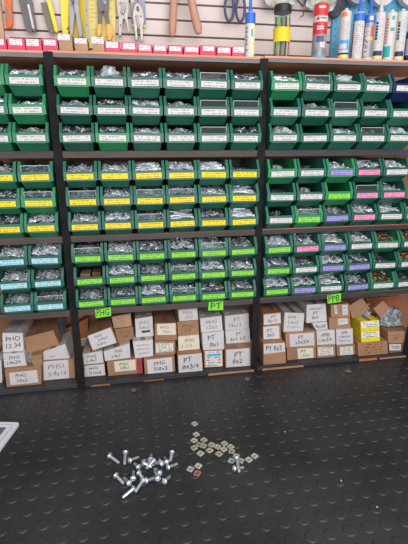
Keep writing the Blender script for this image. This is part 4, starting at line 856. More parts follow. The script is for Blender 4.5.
t = tool('plastic_wedge', 'flat yellow tapered plastic piece above the left kraft box', 'tool', anch(YPLATE, .28)); pp('wedge_plate', YPLATE, .284, .010, MT['yellow_plastic'], t, .002)
pp('dark_catch', [(YPLATE[3][0]-.005, YPLATE[3][1]+.012), (YPLATE[3][0]+.001, YPLATE[3][1]+.010), (YPLATE[3][0]+.001, YPLATE[3][1]+.018)], .281, .004, MT['black_plastic'], t, 0)
t = tool('backing_sheet', 'bright yellow backing sheet behind the grey pincers', 'card', anch(YSHEET, .29)); pp('sheet', YSHEET, .2945, .003, MT['yellow_card'], t, 0)
pp('lower_fold', [(YSHEET[3][0], YSHEET[3][1]), (YSHEET[2][0], YSHEET[2][1]), (YSHEET[2][0]-.001, YSHEET[2][1]+.004), (YSHEET[3][0], YSHEET[3][1]+.004)], .2925, .0015, MT['yellow_card2'], t, 0)
t = tool('pincers', 'grey steel pincers hanging open before the yellow sheet', 'pincers', anch(PINCER_L, .27))
pp('handle', PINCER_L, .270, .013, MT['grey_steel'], t, .003); pp('handle', PINCER_R, .256, .013, MT['grey_steel'], t, .003)
bm = bmesh.new(); lathe(bm, [(.0, 0), (.006, .001), (.006, .004), (0, .005)], 14, Matrix.Translation((PINCER_R[2][0]+.002-t.location.x, -.019, PINCER_R[2][1]-t.location.z))@Matrix.Rotation(math.pi/2, 4, 'X'))
link('pivot', mesh('pivot', bm), MT['dark_steel'], t)
t = tool('metal_strip', 'thin grey metal strip hanging right of the pincers', 'strip', anch(STRIP, .25)); pp('strip_bar', STRIP, .25, .003, MT['grey_steel'], t, .0006)
bm = bmesh.new()
for k in range(5):
    u = (k+.5)/5; x = STRIP[0][0]+(STRIP[3][0]-STRIP[0][0])*u+.005; zz = STRIP[0][1]+(STRIP[3][1]-STRIP[0][1])*u
    bx(bm, x-.0015-t.location.x, x+.0015-t.location.x, -.0006, .0002, zz-t.location.z, zz+.005-t.location.z)
link('slot_marks', mesh('slot_marks', bm), MT['black_plastic'], t)
t = tool('backing_card', 'pale yellow printed card behind the amber handled pliers', 'card', anch(YCARD, .29))
o = quad_panel('card', [(p[0]-t.location.x, p[1]-t.location.z) for p in YCARD], .0015, MT['pale_yellow'], t, .002)
t = tool('pliers', 'steel pliers with amber dipped grips on pale yellow card', 'pliers', anch(PL_HEAD, .27))
pp('jaws', PL_HEAD, .266, .014, MT['dark_steel'], t, .002)
for a, b_ in ((PL_LEGL, PL_HANDL), (PL_LEGR, PL_HANDR)):
    pp('leg', a, .268, .011, MT['dark_steel'], t, .001); pp('grip', b_, .2655, .016, MT['amber'], t, .003)
bm = bmesh.new(); lathe(bm, [(0, 0), (.006, .0006), (.006, .003), (0, .004)], 14, Matrix.Translation((PL_HEAD[4][0]-.014-t.location.x, -.0035, PL_HEAD[4][1]+.006-t.location.z))@Matrix.Rotation(math.pi/2, 4, 'X')); link('pivot', mesh('pivot', bm), MT['grey_steel'], t)
t = tool('locking_pliers', 'silver locking pliers hanging directly on white slatwall', 'pliers', anch(LOCK1, .27), 'locking pliers')
pp('body', LOCK1, .266, .012, MT['nickel'], t, .0015); pp('jaw_plate', LOCK1_JAW, .260, .008, MT['grey_steel'], t, .001)
def rivets(pts, t, y):
    for (x, z_) in pts:
        bm = bmesh.new(); lathe(bm, [(0, 0), (.0026, .0004), (.0026, .002), (0, .0026)], 10, Matrix.Translation((x-t.location.x, y-t.location.y, z_-t.location.z))@Matrix.Rotation(math.pi/2, 4, 'X')); link('rivet', mesh('rivet', bm), MT['dark_steel'], t)
mx = lambda P, a, b, f: (P[a][0]+(P[b][0]-P[a][0])*f, P[a][1]+(P[b][1]-P[a][1])*f)
rivets([mx(LOCK1, 8, 20, .35), mx(LOCK1, 8, 20, .7), mx(LOCK1, 14, 17, .4), mx(LOCK1, 15, 16, .5)], t, .2655)
t = tool('backing_card', 'blue grey card with yellow dots behind the right locking pliers', 'card', anch(LOCKCARD, .29)); pp('card', LOCKCARD, .2915, .002, MT['slate_card'], t, 0)
for x, z_ in LOCK_DOTS:
    bm = bmesh.new(); lathe(bm, [(.0048, 0), (.0048, .0006)], 16, Matrix.Translation((x-t.location.x, .0012, z_-t.location.z))@Matrix.Rotation(math.pi/2, 4, 'X')); link('yellow_dot', mesh('yellow_dot', bm), MT['yellow_print2'], t)
t = tool('locking_pliers', 'silver locking pliers hanging before the blue grey card', 'pliers', anch(LOCK2, .27), 'locking pliers')
pp('body', LOCK2, .266, .012, MT['nickel'], t, .0015); pp('jaw_gap', LOCK2_JAW, .2645, .003, MT['dark_steel'], t, .0005); pp('release_lever', LOCK2_LEVER, .260, .006, MT['grey_steel'], t, .001)
rivets([mx(LOCK2, 4, 15, .3), mx(LOCK2, 4, 14, .7), mx(LOCK2, 5, 13, .35)], t, .2655)

t = tool('garden_shears', 'garden shears hanging by their blades, pale wooden handles down', 'shears', (SHEAR_L[2][0], .25, SHEAR_L[0][1]))
def hnd(P, y, r0, r1):
    ps = [Vector((x-t.location.x, y-.25, z_-t.location.z)) for x, z_ in P]; out = []; rad = []
    n = 14
    for i in range(n+1):
        f = i/n; p = ps[0].lerp(ps[1], f/.45) if f < .45 else ps[1].lerp(ps[2], (f-.45)/.55)
        out.append(p); e = min(1, (i+.35)/1.6); rad.append((r0+(r1-r0)*f)*math.sqrt(max(.05, 1-(1-e)**2)))
    bm = bmesh.new(); tube(bm, out, rad, 14); link('handle', smooth_angle(mesh('handle', bm), 50), MT['wood'], t)
hnd(SHEAR_L, .255, .0145, .011); hnd(SHEAR_R, .225, .0165, .011)
pp('blade', SHEAR_BL, .245, .004, MT['grey_steel'], t, .001); pp('blade', SHEAR_BR, .238, .004, MT['grey_steel'], t, .001)

t = tool('scissors', 'scissors with dark blue ring handles hanging near the caulk tube', 'scissors', (SCIS[2][0], .27, SCIS[0][1]-.04))
def ringh(c, rx, rz):
    bm = bmesh.new(); seg = 24; pts = []
    R = []
    for i in range(seg):
        a = 2*math.pi*i/seg; cc = Vector((c[0]-t.location.x+rx*math.cos(a), 0, c[1]-t.location.z+rz*math.sin(a))); nrm = Vector((math.cos(a)/rx, 0, math.sin(a)/rz)).normalized()
        R.append([bm.verts.new(cc+nrm*.0052*math.cos(b)+Vector((0, 1, 0))*.0052*math.sin(b)) for b in [2*math.pi*k/8 for k in range(8)]])
    for i in range(seg):
        A, B = R[i], R[(i+1) % seg]
        for k in range(8): bm.faces.new((A[k], A[(k+1) % 8], B[(k+1) % 8], B[k]))
    link('finger_ring', mesh('finger_ring', bm, True), MT['navy'], t)
ringh(SCIS[0], .0165, .042); ringh(SCIS[1], .0165, .042)
for c, e in ((SCIS[0], SCIS[4]), (SCIS[1], SCIS[3])):
    pv = SCIS[2]; s = -1 if c is SCIS[0] else 1
    bm = bmesh.new(); tube(bm, [(c[0]+s*-.012-t.location.x, 0, c[1]+.030-t.location.z), (pv[0]+s*.004-t.location.x, 0, pv[1]-t.location.z)], .0055, 10); link('shank', mesh('shank', bm, True), MT['navy'], t)
    pp('blade', [(pv[0]-.006, pv[1]-.01), (pv[0]+.006, pv[1]-.01), (e[0]+.002, e[1]), (e[0]-.002, e[1])], .268+s*.0015, .0025, MT['grey_steel'], t, 0)

t = tool('blister_pack', 'clear pack with yellow tool hanging above the cable tie tube', 'package', anch(PACK1, .25), 'clear tool packs at top')
pp('clear_cover', PACK1, .25, .016, MT['cloudy_bag'], t, .003); pp('yellow_tool', PACK1_TOOL, .2535, .009, MT['yellow_plastic'], t, .002)
t = tool('blister_pack', 'clear pack with yellow and grey tool above the red tube', 'package', anch(PACK2, .25), 'clear tool packs at top')
pp('clear_cover', PACK2, .25, .016, MT['cloudy_bag'], t, .003); pp('yellow_tool', PACK2_TOOL, .2535, .009, MT['yellow_plastic'], t, .002); pp('grey_blade', PACK2_GREY, .2535, .008, MT['dark_steel'], t, .001)
t = tool('wire_hook', 'dark curved wire hook between the two clear packs', 'hook', (BLACKHOOK[2][0], .24, BLACKHOOK[2][1]))
bm = bmesh.new(); tube(bm, [(x-t.location.x, 0, z_-t.location.z) for x, z_ in BLACKHOOK], .0028, 8); link('wire', mesh('wire', bm, True), MT['black_plastic'], t)
bm = bmesh.new(); tube(bm, [(BLACKHOOK[0][0]-t.location.x, 0, BLACKHOOK[0][1]-t.location.z), (BLACKHOOK[0][0]-t.location.x, .058, BLACKHOOK[0][1]-t.location.z)], .0028, 8); link('wall_peg', mesh('wall_peg', bm, True), MT['grey_steel'], t)
bm = bmesh.new(); tube(bm, [(PEGHOOK[0][0], .298, PEGHOOK[0][1]), (PEGHOOK[1][0], .25, PEGHOOK[1][1]), (PEGHOOK[2][0], .235, PEGHOOK[2][1]), (PEGHOOK[2][0]+.001, .232, PEGHOOK[2][1]+.008)], .0022, 8)
tag(link('wall_hook', mesh('wall_hook', bm, True), MT['black_plastic']), 'empty small dark hook on the slatwall left of the red tube', 'hook')

bm = bmesh.new(); bx(bm, PEGX[0][0], 2.2, .286, .2985, 2.0800, 2.9)
tag(link('pegboard', mesh('pegboard', bm), MT['pegboard']), 'light blue pegboard panel behind the row of sealant tubes', 'pegboard')
t = tool('tool_pouch', 'dark pouch hanging at the left edge of the blue pegboard', 'pouch', anch(POUCH, .25)); pp('pouch_body', POUCH, .268, .016, MT['grey_fabric'], t, .004)
for (x, z_), rr, lab in zip(ROLLS, (.046, .046, .042), ('white tape roll hanging above the white nozzle tube', 'white tape roll cut by the right frame edge', 'greyish tape roll hanging above the blue nozzle tubes')):
    root = empty('tape_roll', (x, .25, z_)); tag(root, lab, 'tape', 'tape rolls on the pegboard')
    bm = bmesh.new(); MX = Matrix.Rotation(math.pi/2, 4, 'X')
    prof = [(rr*.55, -.012), (rr, -.012), (rr, .012), (rr*.55, .012), (rr*.55, -.012)]
    seg = 32; R = [[bm.verts.new(MX@Vector((r_*math.cos(2*math.pi*i/seg), r_*math.sin(2*math.pi*i/seg), h))) for i in range(seg)] for r_, h in prof[:4]]
    for a in range(4):
        A, B = R[a], R[(a+1) % 4]
        for i in range(seg): bm.faces.new((A[i], A[(i+1) % seg], B[(i+1) % seg], B[i]))
    link('tape_band', smooth_angle(mesh('tape_band', bm)), MT['white_plastic' if rr > .043 else 'slate_card'], root)
    bm = bmesh.new(); R = [[bm.verts.new(MX@Vector((r_*math.cos(2*math.pi*i/seg), r_*math.sin(2*math.pi*i/seg), h))) for i in range(seg)] for r_, h in ((rr*.47, -.0125), (rr*.55, -.0125), (rr*.55, .0125), (rr*.47, .0125))]
    for a in range(4):
        A, B = R[a], R[(a+1) % 4]
        for i in range(seg): bm.faces.new((A[i], A[(i+1) % seg], B[(i+1) % seg], B[i]))
    link('core', smooth_angle(mesh('core', bm)), MT['kraft_light'], root)
    bm = bmesh.new(); tube(bm, [(0, -.02, rr*.45), (0, .0355, rr*.45)], .002, 8); link('peg', mesh('peg', bm, True), MT['grey_steel'], root)

for o in list(SC.objects):
    if o.parent is None and o.get('category') in ('knife', 'saw', 'tool', 'pincers', 'pliers', 'card', 'scissors', 'shears', 'package', 'pouch', 'tape', 'strip') and o.type == 'EMPTY':
        bpy.context.view_layer.update()
        ch = [c for c in o.children]
        zt = max(max((c.matrix_world@Vector(b))[2] for b in c.bound_box) for c in ch); xs = [(c.matrix_world@Vector(b))[0] for c in ch for b in c.bound_box if (c.matrix_world@Vector(b))[2] > zt-.01]
        ys = [(c.matrix_world@Vector(b))[1] for c in ch for b in c.bound_box if (c.matrix_world@Vector(b))[2] > zt-.01]
        xm = (min(xs)+max(xs))/2-o.location.x; y0 = (min(ys)+max(ys))/2-o.location.y; z0 = zt-o.location.z
        bm = bmesh.new(); tube(bm, [(xm, y0, z0-.004), (xm, y0, z0+.010), (xm, (.2855 if o['category'] == 'tape' else .297)-o.location.y, z0+.012)], .0015, 6)
        link('hanging_loop', mesh('hanging_loop', bm, True), MT['grey_steel'], o)
# ------------------------------------------------------------------ tubes on the deck
CAM = Vector((.1642, -1.4067))
def patch(root, name, r, th0, th1, z0, z1, m, face, seg=10):
    bm = bmesh.new(); rows = []
    uvl = bm.loops.layers.uv.new('UVMap')
    for k in range(seg+1):
        a = face+th0+(th1-th0)*k/seg
        rows.append((bm.verts.new((r*math.sin(a), -r*math.cos(a), z0)), bm.verts.new((r*math.sin(a), -r*math.cos(a), z1)), k/seg))
    for A, B in zip(rows, rows[1:]):
        f = bm.faces.new((A[0], B[0], B[1], A[1]))
        for lp, u in zip(f.loops, ((A[2], 0), (B[2], 0), (B[2], 1), (A[2], 1))): lp[uvl].uv = u
        f.smooth = True
    me = bpy.data.meshes.new(name); bm.to_mesh(me); bm.free(); return link(name, me, m, root)
def wrap_text(root, s, r, th0, th1, z0, z1, m, face, up=True):
    """text wrapped on a cylinder; up=True reads from bottom to top"""
    vs, fs, asp = text_data(s, .035); bm = bmesh.new(); bv = []
    for a, b in vs:
        if up: th = face+th0+(th1-th0)*(1-b); z_ = z0+(z1-z0)*a
        else: th = face+th0+(th1-th0)*a; z_ = z0+(z1-z0)*b
        bv.append(bm.verts.new((r*math.sin(th), -r*math.cos(th), z_)))
    for f in fs:
        try: bm.faces.new([bv[k] for k in f])
        except ValueError: pass
    me = bpy.data.meshes.new('lettering'); bm.to_mesh(me); bm.free(); return link('lettering', me, m, root)
TL = {'T1': ('white caulk tube with bright blue collar standing alone mid shelf', 'white_plastic'), 'A': ('white sealant tube with orange top and light blue picture', 'white_plastic'),
      'B': ('white sealant tube with blue collar and long blue nozzle', 'white_plastic'), 'C': ('silver grey sealant tube lettered RTV 650', 'grey_tube'),
      'D': ('white tube with navy lettering and long white nozzle', 'white_plastic'), 'E': ('white tube with red vertical lettering and teal base patch', 'white_plastic'),
      'F2': ('white tube with navy lettering beside the teal patched tube', 'white_plastic')}
for k, x, r, zt, y in TUBES:
    zb = deck(x)+.0004; h = zt-zb
    face = math.atan2(CAM.x-x, y-CAM.y)*1.0
    face = math.atan2(-(x-CAM.x), (y-CAM.y))
    if k in TL:
        root = empty('sealant_tube', (x, y, zb)); tag(root, TL[k][0], 'tube', 'sealant tubes on the top shelf')
        bm = bmesh.new(); lathe(bm, [(r*.96, 0), (r, .002), (r, h-.008), (r*.97, h-.005), (r*.8, h-.002), (r*.36, h), (r*.34, h+.006), (0, h+.006)], 28)
        link('cartridge', smooth_angle(mesh('cartridge', bm)), MT[TL[k][1]], root)
        bm = bmesh.new(); lathe(bm, [(r*.9, .0005), (r*1.03, .001), (r*1.03, .007), (r, .008)], 28); link('base_rim', smooth_angle(mesh('base_rim', bm)), MT['white_plastic'], root)
        noz = {'T1': 'blue_plastic', 'B': 'blue_plastic', 'C': 'blue_plastic', 'D': 'white_plastic'}.get(k)
        if noz:
            bm = bmesh.new(); lathe(bm, [(r*.42, h+.001), (r*.42, h+.010), (r*.34, h+.012), (r*.16, h+.085), (0, h+.085)], 18); link('nozzle', smooth_angle(mesh('nozzle', bm)), MT[noz], root)
        R_ = r+.0005
        if k in ('T1', 'B', 'C'):
            bm = bmesh.new(); z0, z1 = (h*.74, h*.97) if k == 'T1' else (h*.80, h*.96)
            lathe(bm, [(r*.99, z0), (r+.0009, z0+.0005), (r+.0009, z1-.0005), (r*.99, z1)], 28); link('collar', smooth_angle(mesh('collar', bm)), MT['blue_plastic'], root)
        if k == 'T1':
            patch(root, 'yellow_label', R_, .25, 1.2, .01, h*.73, MT['pastel_yellow'], face); patch(root, 'teal_mark', R_+.0003, .30, .62, h*.46, h*.62, MT['teal_print'], face)
            for q_ in (.15, .28, .36, .44, .54, .62): patch(root, 'print_mark', R_+.0003, -.85, -.45, h*q_, h*(q_+.045), MT['grey_ink'], face)
            patch(root, 'barcode', R_+.0003, -.9, -.35, h*.05, h*.16, MT['print_label'], face)
        if k == 'A':
            patch(root, 'orange_band', R_, -.8, .2, h*.86, h*.95, MT['orange_plastic'], face); patch(root, 'printed_panel', R_, -1, 1, h*.42, h*.78, MT['tube_print'], face)
            patch(root, 'picture', R_, -.9, 1, h*.2, h*.4, MT['cyan'], face); patch(root, 'picture_highlight', R_+.0003, -.8, .5, h*.22, h*.32, MT['white_plastic'], face)
            patch(root, 'navy_band', R_, -1.4, 1.4, h*.10, h*.14, MT['navy_print'], face); patch(root, 'yellow_band', R_, -1.4, 1.4, h*.06, h*.10, MT['yellow_print2'], face)
        if k == 'B':
            patch(root, 'printed_panel', R_, -.8, 1, h*.1, h*.78, MT['tube_print'], face); patch(root, 'red_edge', R_, -1.4, -.9, h*.08, h*.78, MT['red_card'], face)
        if k == 'C':
            wrap_text(root, 'RTV 650', R_+.0004, -.72, .12, h*.08, h*.70, MT['white_plastic'], face)
            patch(root, 'red_mark', R_, .35, .8, h*.5, h*.72, MT['red_print'], face); patch(root, 'orange_mark', R_+.0003, -.3, .8, h*.42, h*.50, MT['amber'], face)
            patch(root, 'white_base', R_, -1.4, 1.4, .004, h*.06, MT['white_plastic'], face); patch(root, 'collar_mark', r+.0014, -.1, .6, h*.84, h*.93, MT['white_plastic'], face)
        if k in ('D', 'F2'):
            rr = random.Random(ord(k[0]))
            for i in range(6): patch(root, 'navy_letter', R_, -.62, -.2, h*(.43+.062*i), h*(.43+.062*i+rr.uniform(.035, .05)), MT['navy_print'], face)
            patch(root, 'printed_panel', R_, -.05, .9, h*.35, h*.85, MT['tube_print'], face)
            patch(root, 'navy_band', R_, -1., 1., h*.10, h*.20, MT['navy_print'], face); patch(root, 'yellow_band', R_, -1.2, 1.2, h*.07, h*.10, MT['yellow_print2'], face)
            patch(root, 'pale_side', R_, -1.3, -.75, h*.08, h*.95, MT['pastel_yellow'], face)
        if k == 'E':
            for i in range(9): patch(root, 'red_letter', R_, -.72, -.36, h*(.36+.058*i), h*(.36+.058*i+.036), MT['red_print'], face)
            patch(root, 'teal_patch', R_, -1., .35, h*.08, h*.30, MT['teal_print'], face); patch(root, 'teal_mark', R_, .05, .75, h*.60, h*.67, MT['teal_print'], face)
            patch(root, 'teal_mark', R_, .15, .6, h*.82, h*.90, MT['teal_print'], face)
    elif k == 'T2':
        root = empty('cable_tie_tube', (x, y+.005, zb)); tag(root, 'clear tube of coloured cable ties with black cap and yellow label', 'tube')
        bm = bmesh.new(); lathe(bm, [(r*.97, 0), (r, .002), (r, h-.014)], 28); link('clear_wall', smooth_angle(mesh('clear_wall', bm)), MT['clear_sheet'], root)
        bm = bmesh.new(); lathe(bm, [(r*1.02, h-.022), (r*1.04, h-.020), (r*1.04, h-.004), (r*.98, h), (0, h)], 28); link('cap', smooth_angle(mesh('cap', bm)), MT['black_plastic'], root)
        patch(root, 'yellow_label', r+.0006, -1.5, 1.4, h*.30, h*.57, MT['yellow_print'], face, 16)
        bpy.data.objects[root.children[-1].name].data.materials[0] = MT['yellow_card']
        rr = random.Random(8)
        for i in range(22):
            a = i*2.39; q_ = r*.86*math.sqrt((i+.5)/22)
            cm = [MT['red_print'], MT['teal_print'], MT['amber'], MT['black_plastic'], MT['pastel_yellow'], MT['blue_plastic'], MT['neon']][i % 7]
            bm = bmesh.new(); p0 = Vector((q_*math.cos(a), q_*math.sin(a), .003)); w_ = rr.uniform(-.25, .25)
            pts = [p0+Vector((.006*math.sin(f*3+w_)*(1-q_/r), .004*math.sin(f*2.2+i)*(1-q_/r), f*(h-.035)*rr.uniform(.96, 1))) for f in (0, .2, .4, .6, .8, 1)]
            tube(bm, pts, .0022, 6); link('cable_tie', mesh('cable_tie', bm, True), cm, root)
    elif k == 'T3':
        root = empty('foam_can', (x, y, zb)); tag(root, 'red capped can with white band and grey picture standing by pegboard', 'can')
        bm = bmesh.new(); lathe(bm, [(r*.95, 0), (r, .003), (r, h*.60), (r, h*.605)], 28); link('can_body', smooth_angle(mesh('can_body', bm)), MT['grey_tube'], root)
        bm = bmesh.new(); lathe(bm, [(r*1.0, h*.44), (r*1.012, h*.445), (r*1.012, h*.985), (r*.96, h), (0, h)], 28); link('red_sleeve', smooth_angle(mesh('red_sleeve', bm)), MT['red_can'], root)
        R_ = r*1.02
        patch(root, 'white_band', R_, -1.5, 1.5, h*.665, h*.775, MT['white_plastic'], face, 14); patch(root, 'red_mark', R_+.0004, -.5, -.15, h*.695, h*.75, MT['red_can'], face); patch(root, 'print_mark', R_+.0004, .0, .8, h*.715, h*.74, MT['grey_ink'], face)
        patch(root, 'white_print', R_, -.3, .65, h*.90, h*.945, MT['white_plastic'], face)
        for q_ in (.565, .525): patch(root, 'white_print', R_, -.45, .55, h*q_, h*(q_+.026), MT['white_plastic'], face)
        patch(root, 'picture', R_, -.6, 1.3, h*.18, h*.44, MT['slate_card'], face); patch(root, 'picture_patch', R_+.0004, .1, .9, h*.20, h*.30, MT['white_plastic'], face); patch(root, 'dark_patch', R_+.0004, -.4, .6, h*.30, h*.41, MT['navy'], face)
        patch(root, 'cyan_band', R_, -1.5, 1.5, h*.005, h*.06, MT['cyan'], face, 14)
    else:
        root = empty('navy_bottle', (x, y, zb)); tag(root, 'dark navy bottle with yellow cap cut by the right frame edge', 'bottle')
        bm = bmesh.new(); lathe(bm, [(r*.95, 0), (r, .003), (r, h*.86), (r*.7, h*.97), (r*.5, h)], 24); link('bottle_body', smooth_angle(mesh('bottle_body', bm)), MT['navy_bin'], root)
        bm = bmesh.new(); lathe(bm, [(r*.62, h-.004), (r*.62, h+.02), (r*.3, h+.024), (0, h+.024)], 20); link('cap', smooth_angle(mesh('cap', bm)), MT['yellow_plastic'], root)
        patch(root, 'printed_panel', r+.0005, -.9, .9, h*.2, h*.7, MT['slate_card'], face)

# ------------------------------------------------------------------ bolts and nuts on the mat
SURF = MAT_Z+.0025
bm = bmesh.new(); lathe(bm, [(.0078, -.0002), (.0087, .0006), (.0087, .0020), (.0076, .0045), (.0052, .0060), (.0026, .0063), (.0024, .0049), (0, .0049)], 18)
HEADM = smooth_angle(mesh('bolt_head', bm)); HEADM.materials.append(MT['zinc'])
bm = bmesh.new(); pr_ = [(.0042, -.001)]
for i in range(15): pr_ += [(.0046, -i/15-.01), (.0039, -i/15-.035)]
pr_ += [(.0037, -.985), (0, -1.)]
lathe(bm, pr_, 12); SHANKM = smooth_angle(mesh('bolt_shank', bm), 20); SHANKM.materials.append(MT['zinc'])
segs = []
def seg_dist(a, b, c, d):
    best = 9
    for i in range(7):
        p = a.lerp(b, i/6)
        for j in range(7): best = min(best, (p-c.lerp(d, j/6)).length)
    return best
BL = ['leftmost bolt of the pile, head toward upper left', 'bolt pointing straight down near the upper left of the pile', 'bolt at upper left of the pile pointing right', 'bolt at left of the pile, head left, shank down right',
      'short looking bolt left of the pile with head below', None, None, 'lowest bolt of the pile, lying apart at bottom', 'bolt at the bottom of the pile aimed at the lowest bolt', None,
      'bolt at upper right of the pile with its head low', 'topmost right bolt of the pile pointing down', 'rightmost bolt of the pile pointing right', None, None, None, None, 'long bolt lying across the right of the pile centre', 'bolt at lower right of the pile pointing up right', None, None, None, None, None]
def add_bolt(H, T, label, group):
    h0 = Vector((H[0], H[1], 0)); t0 = Vector((T[0], T[1], 0)); L = (t0-h0).length; d = (t0-h0).normalized()
    L = min(max(L, .024), .046); mid = (h0+t0)/2; h0 = mid-d*L/2; t0 = mid+d*L/2
    lev = 0.
    while True:
        a = Vector((h0.x, h0.y, SURF+.0089+lev)); b_ = Vector((t0.x, t0.y, SURF+.0048+lev))
        if all(seg_dist(a, b_, c, e) > .0092 for c, e in segs) or lev > .04: break
        lev += .0022
    segs.append((a, b_))
    ax = (a-b_).normalized()        # local +z points from tip to head
    q = ax.to_track_quat('Z', 'Y')
    root = empty('bolt', a); root.rotation_mode = 'QUATERNION'; root.rotation_quaternion = q
    tag(root, label, 'bolt', group)
    hd = bpy.data.objects.new('bolt_head', HEADM); COL.objects.link(hd); hd.parent = root
    sk = bpy.data.objects.new('bolt_shank', SHANKM); COL.objects.link(sk); sk.parent = root; sk.scale = (1, 1, (a-b_).length)
for (H, T), lb in zip(BOLTS, BL):
    add_bolt(H, T, 'zinc '+lb if lb else 'zinc bolt jumbled in the middle of the bolt pile', 'zinc bolts piled on the mat')
add_bolt(*BOLTS2[0], 'zinc bolt under a crossing bolt beside the square nuts', 'crossed bolts by the nuts')
add_bolt(*BOLTS2[1], 'zinc bolt lying across another beside the square nuts', 'crossed bolts by the nuts')

def nut_mesh():
    bm = bmesh.new(); n = 24; s = .0090; r = .0034; th = .0034
    def sq(i):
        a = 2*math.pi*(i+.5)/n; c, s_ = math.cos(a), math.sin(a); k = s/max(abs(c), abs(s_)); return c*k, s_*k
    def ring(f, z_): return [bm.verts.new((*f(i), z_)) for i in range(n)]
    ci = lambda rr: (lambda i: (rr*math.cos(2*math.pi*(i+.5)/n), rr*math.sin(2*math.pi*(i+.5)/n)))
    R = [ring(ci(r), 0), ring(sq, 0), ring(sq, th*.85), ring(lambda i: tuple(v*.95 for v in sq(i)), th), ring(ci(r*1.25), th), ring(ci(r), th*.8)]
    for a in range(6):
        A, B = R[a], R[(a+1) % 6]
        for i in range(n): bm.faces.new((A[i], A[(i+1) % n], B[(i+1) % n], B[i]))
    return mesh('square_nut', bm)
NUT = nut_mesh(); NUT.materials.append(MT['nut_cream'])
NL = {0: 'square nut lying alone above all the others', 1: 'square nut second from the top of the nuts', 3: 'yellowish square nut at upper left of the nut cluster', 5: 'thick pale square nut at lower left of the nut cluster',
      18: 'square nut just left of the crossed bolts', 19: 'square nut second from the right end of the nuts', 20: 'square nut at the far right end of the nuts', 21: 'upper pale nut of the small group of three', 22: 'left pale nut of the small group of three', 23: 'copper coloured square nut in the small group of three'}
put_ = []; rn = random.Random(4)
for i, (x, y) in enumerate(NUTS):
    lev = 0
    while any(math.hypot(x-a, y-b) < .0190 and abs(lev-l) < .0034 for a, b, l in put_): lev += .0036
    put_.append((x, y, lev))
    o = bpy.data.objects.new('square_nut', NUT); COL.objects.link(o)
    o.location = (x, y, SURF+lev); o.rotation_euler = (0, 0, math.radians(rn.uniform(22, 62)))
    o.material_slots[0].link = 'OBJECT'; o.material_slots[0].material = MT['rust'] if i == 23 else MT['nut_white'] if i in (0, 1, 2, 5, 18, 19, 20, 21, 22, 12) else MT['nut_cream']
    tag(o, NL.get(i, 'square nut overlapping others in the middle of the nut cluster'), 'nut', 'square nuts scattered on the mat')

# white rimmed panel at the left
c0 = Vector((FRAMEPTS[1][0], FRAMEPTS[1][1])); e2 = (Vector(FRAMEPTS[2])-c0).normalized(); e1 = Vector((e2.y, -e2.x))
if e1.x > 0: e1 = -e1
ang = math.atan2(-e1.y, -e1.x)
root = empty('white_tray', (c0.x, c0.y, SURF), (0, 0, ang)); tag(root, 'flat white rimmed panel with lilac grey centre at left frame edge', 'tray')
W_, H_ = .20, .27
def rrect(x0, x1, y0, y1, r):
    pts = []
    for cx, cy, a0 in ((x1-r, y1-r, 0), (x0+r, y1-r, 90), (x0+r, y0+r, 180), (x1-r, y0+r, 270)):
        for k in range(6): a = math.radians(a0+k*18); pts.append((cx+r*math.cos(a), cy+r*math.sin(a)))
    return pts
bm = bmesh.new()
O = rrect(-W_, 0, -H_, 0, .012); I = rrect(-W_+.034, -.034, -H_+.022, -.022, .004)
A = [[bm.verts.new((x, y, z_)) for x, y in P] for P, z_ in ((I, .0062), (O, .0080), (O, 0.), (I, 0.))]
n = len(O)
for a in range(4):
    X, Y = A[a], A[(a+1) % 4]
    for i in range(n): bm.faces.new((X[i], X[(i+1) % n], Y[(i+1) % n], Y[i]))
link('white_rim', mesh('white_rim', bm), MT['white_frame'], root)
bm = bmesh.new(); v = [bm.verts.new((x, y, .0048)) for x, y in I]; w = [bm.verts.new((x, y, .0002)) for x, y in I]; bm.faces.new(v); bm.faces.new(w[::-1])
for i in range(n): bm.faces.new((v[i], w[i], w[(i+1) % n], v[(i+1) % n]))
link('centre_panel', mesh('centre_panel', bm), MT['screen'], root)
bm = bmesh.new(); bx(bm, -.018, -.0168, -H_+.03, -.02, .0071, .0078); bx(bm, -W_+.03, -.02, -.0125, -.0115, .0072, .0078); link('rim_groove', mesh('rim_groove', bm), MT['slate_card'], root)

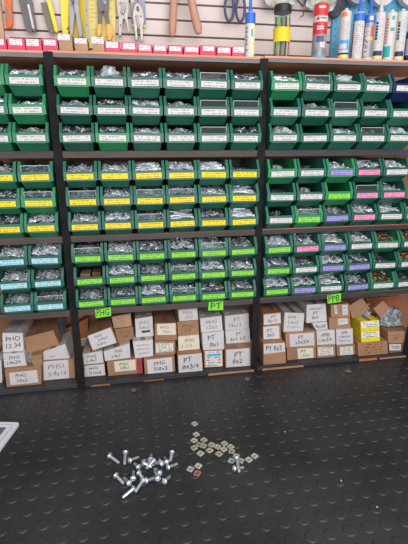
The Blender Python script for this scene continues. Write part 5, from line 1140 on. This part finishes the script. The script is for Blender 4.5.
# small litter on the mat
for i, (x, y) in enumerate(SCRAPS):
    rs = random.Random(60+i); big = i < 3; n = 9 if big else 8; R_ = .013 if big else .0022
    bm = bmesh.new(); P = [(R_*(.7+.5*rs.random())*math.cos(2*math.pi*k/n), R_*(.7+.5*rs.random())*math.sin(2*math.pi*k/n)) for k in range(n)]
    a = [bm.verts.new((px, py, 0)) for px, py in P]; b_ = [bm.verts.new((px*.9, py*.9, .0008+.0010*rs.random())) for px, py in P]
    bm.faces.new(a[::-1]); bm.faces.new(b_)
    for k in range(n): bm.faces.new((a[k], a[(k+1) % n], b_[(k+1) % n], b_[k]))
    o = link('paper_scrap' if big else 'white_crumb', mesh('scrap', bm), MT['scrap' if big else 'white_plastic'], None, (x, y, SURF+.0001))
    tag(o, ['dull brown scrap on the mat below the red striped carton', 'dull brown scrap on the mat below the right post', 'dull brown scrap on the mat below the two alike cartons', 'tiny white crumb on the mat right of the nuts', 'tiny white crumb on the mat above the nuts', 'tiny white crumb on the mat near lower right'][i], 'scrap' if big else 'crumb')

# ------------------------------------------------------------------ camera, light
cam = bpy.data.cameras.new('camera'); co = bpy.data.objects.new('camera', cam); COL.objects.link(co)
co.location = (.16419, -1.40668, -.21126+1.9796); co.rotation_euler = (1.28714, .0054, -.17042)
cam.sensor_fit = 'AUTO'; cam.sensor_width = 36; cam.lens = 409/544*36; cam.clip_start = .02
SC.camera = co

w = bpy.data.worlds.new('room light'); SC.world = w; w.use_nodes = True
bg = w.node_tree.nodes['Background']; bg.inputs[0].default_value = (.86, .92, 1, 1); bg.inputs[1].default_value = .42
def area(name, loc, target, sx, sy, e, c):
    l = bpy.data.lights.new(name, 'AREA'); l.shape = 'RECTANGLE'; l.size = sx; l.size_y = sy; l.energy = e; l.color = c
    o = bpy.data.objects.new(name, l); COL.objects.link(o); o.location = loc
    o.rotation_euler = (Vector(target)-Vector(loc)).to_track_quat('-Z', 'Y').to_euler(); return o
area('ceiling_tube_near', (.3, -1.3, 3.2), (.3, -.1, 1.4), 2.8, .4, 14, (1, .97, .93))
area('ceiling_tube_far', (.9, -3.0, 3.0), (.4, 0, 1.5), 3.0, .6, 46, (.97, .97, 1))
area('front_fill', (.4, -3.6, 1.45), (.4, 0, 1.6), 3.6, 2.3, 88, (.93, .96, 1))  # unseen fill added behind the camera, low enough to brighten bins and shelf underside
SC.view_settings.view_transform = 'Standard'
SC.view_settings.look = 'None'
SC.view_settings.exposure = 0
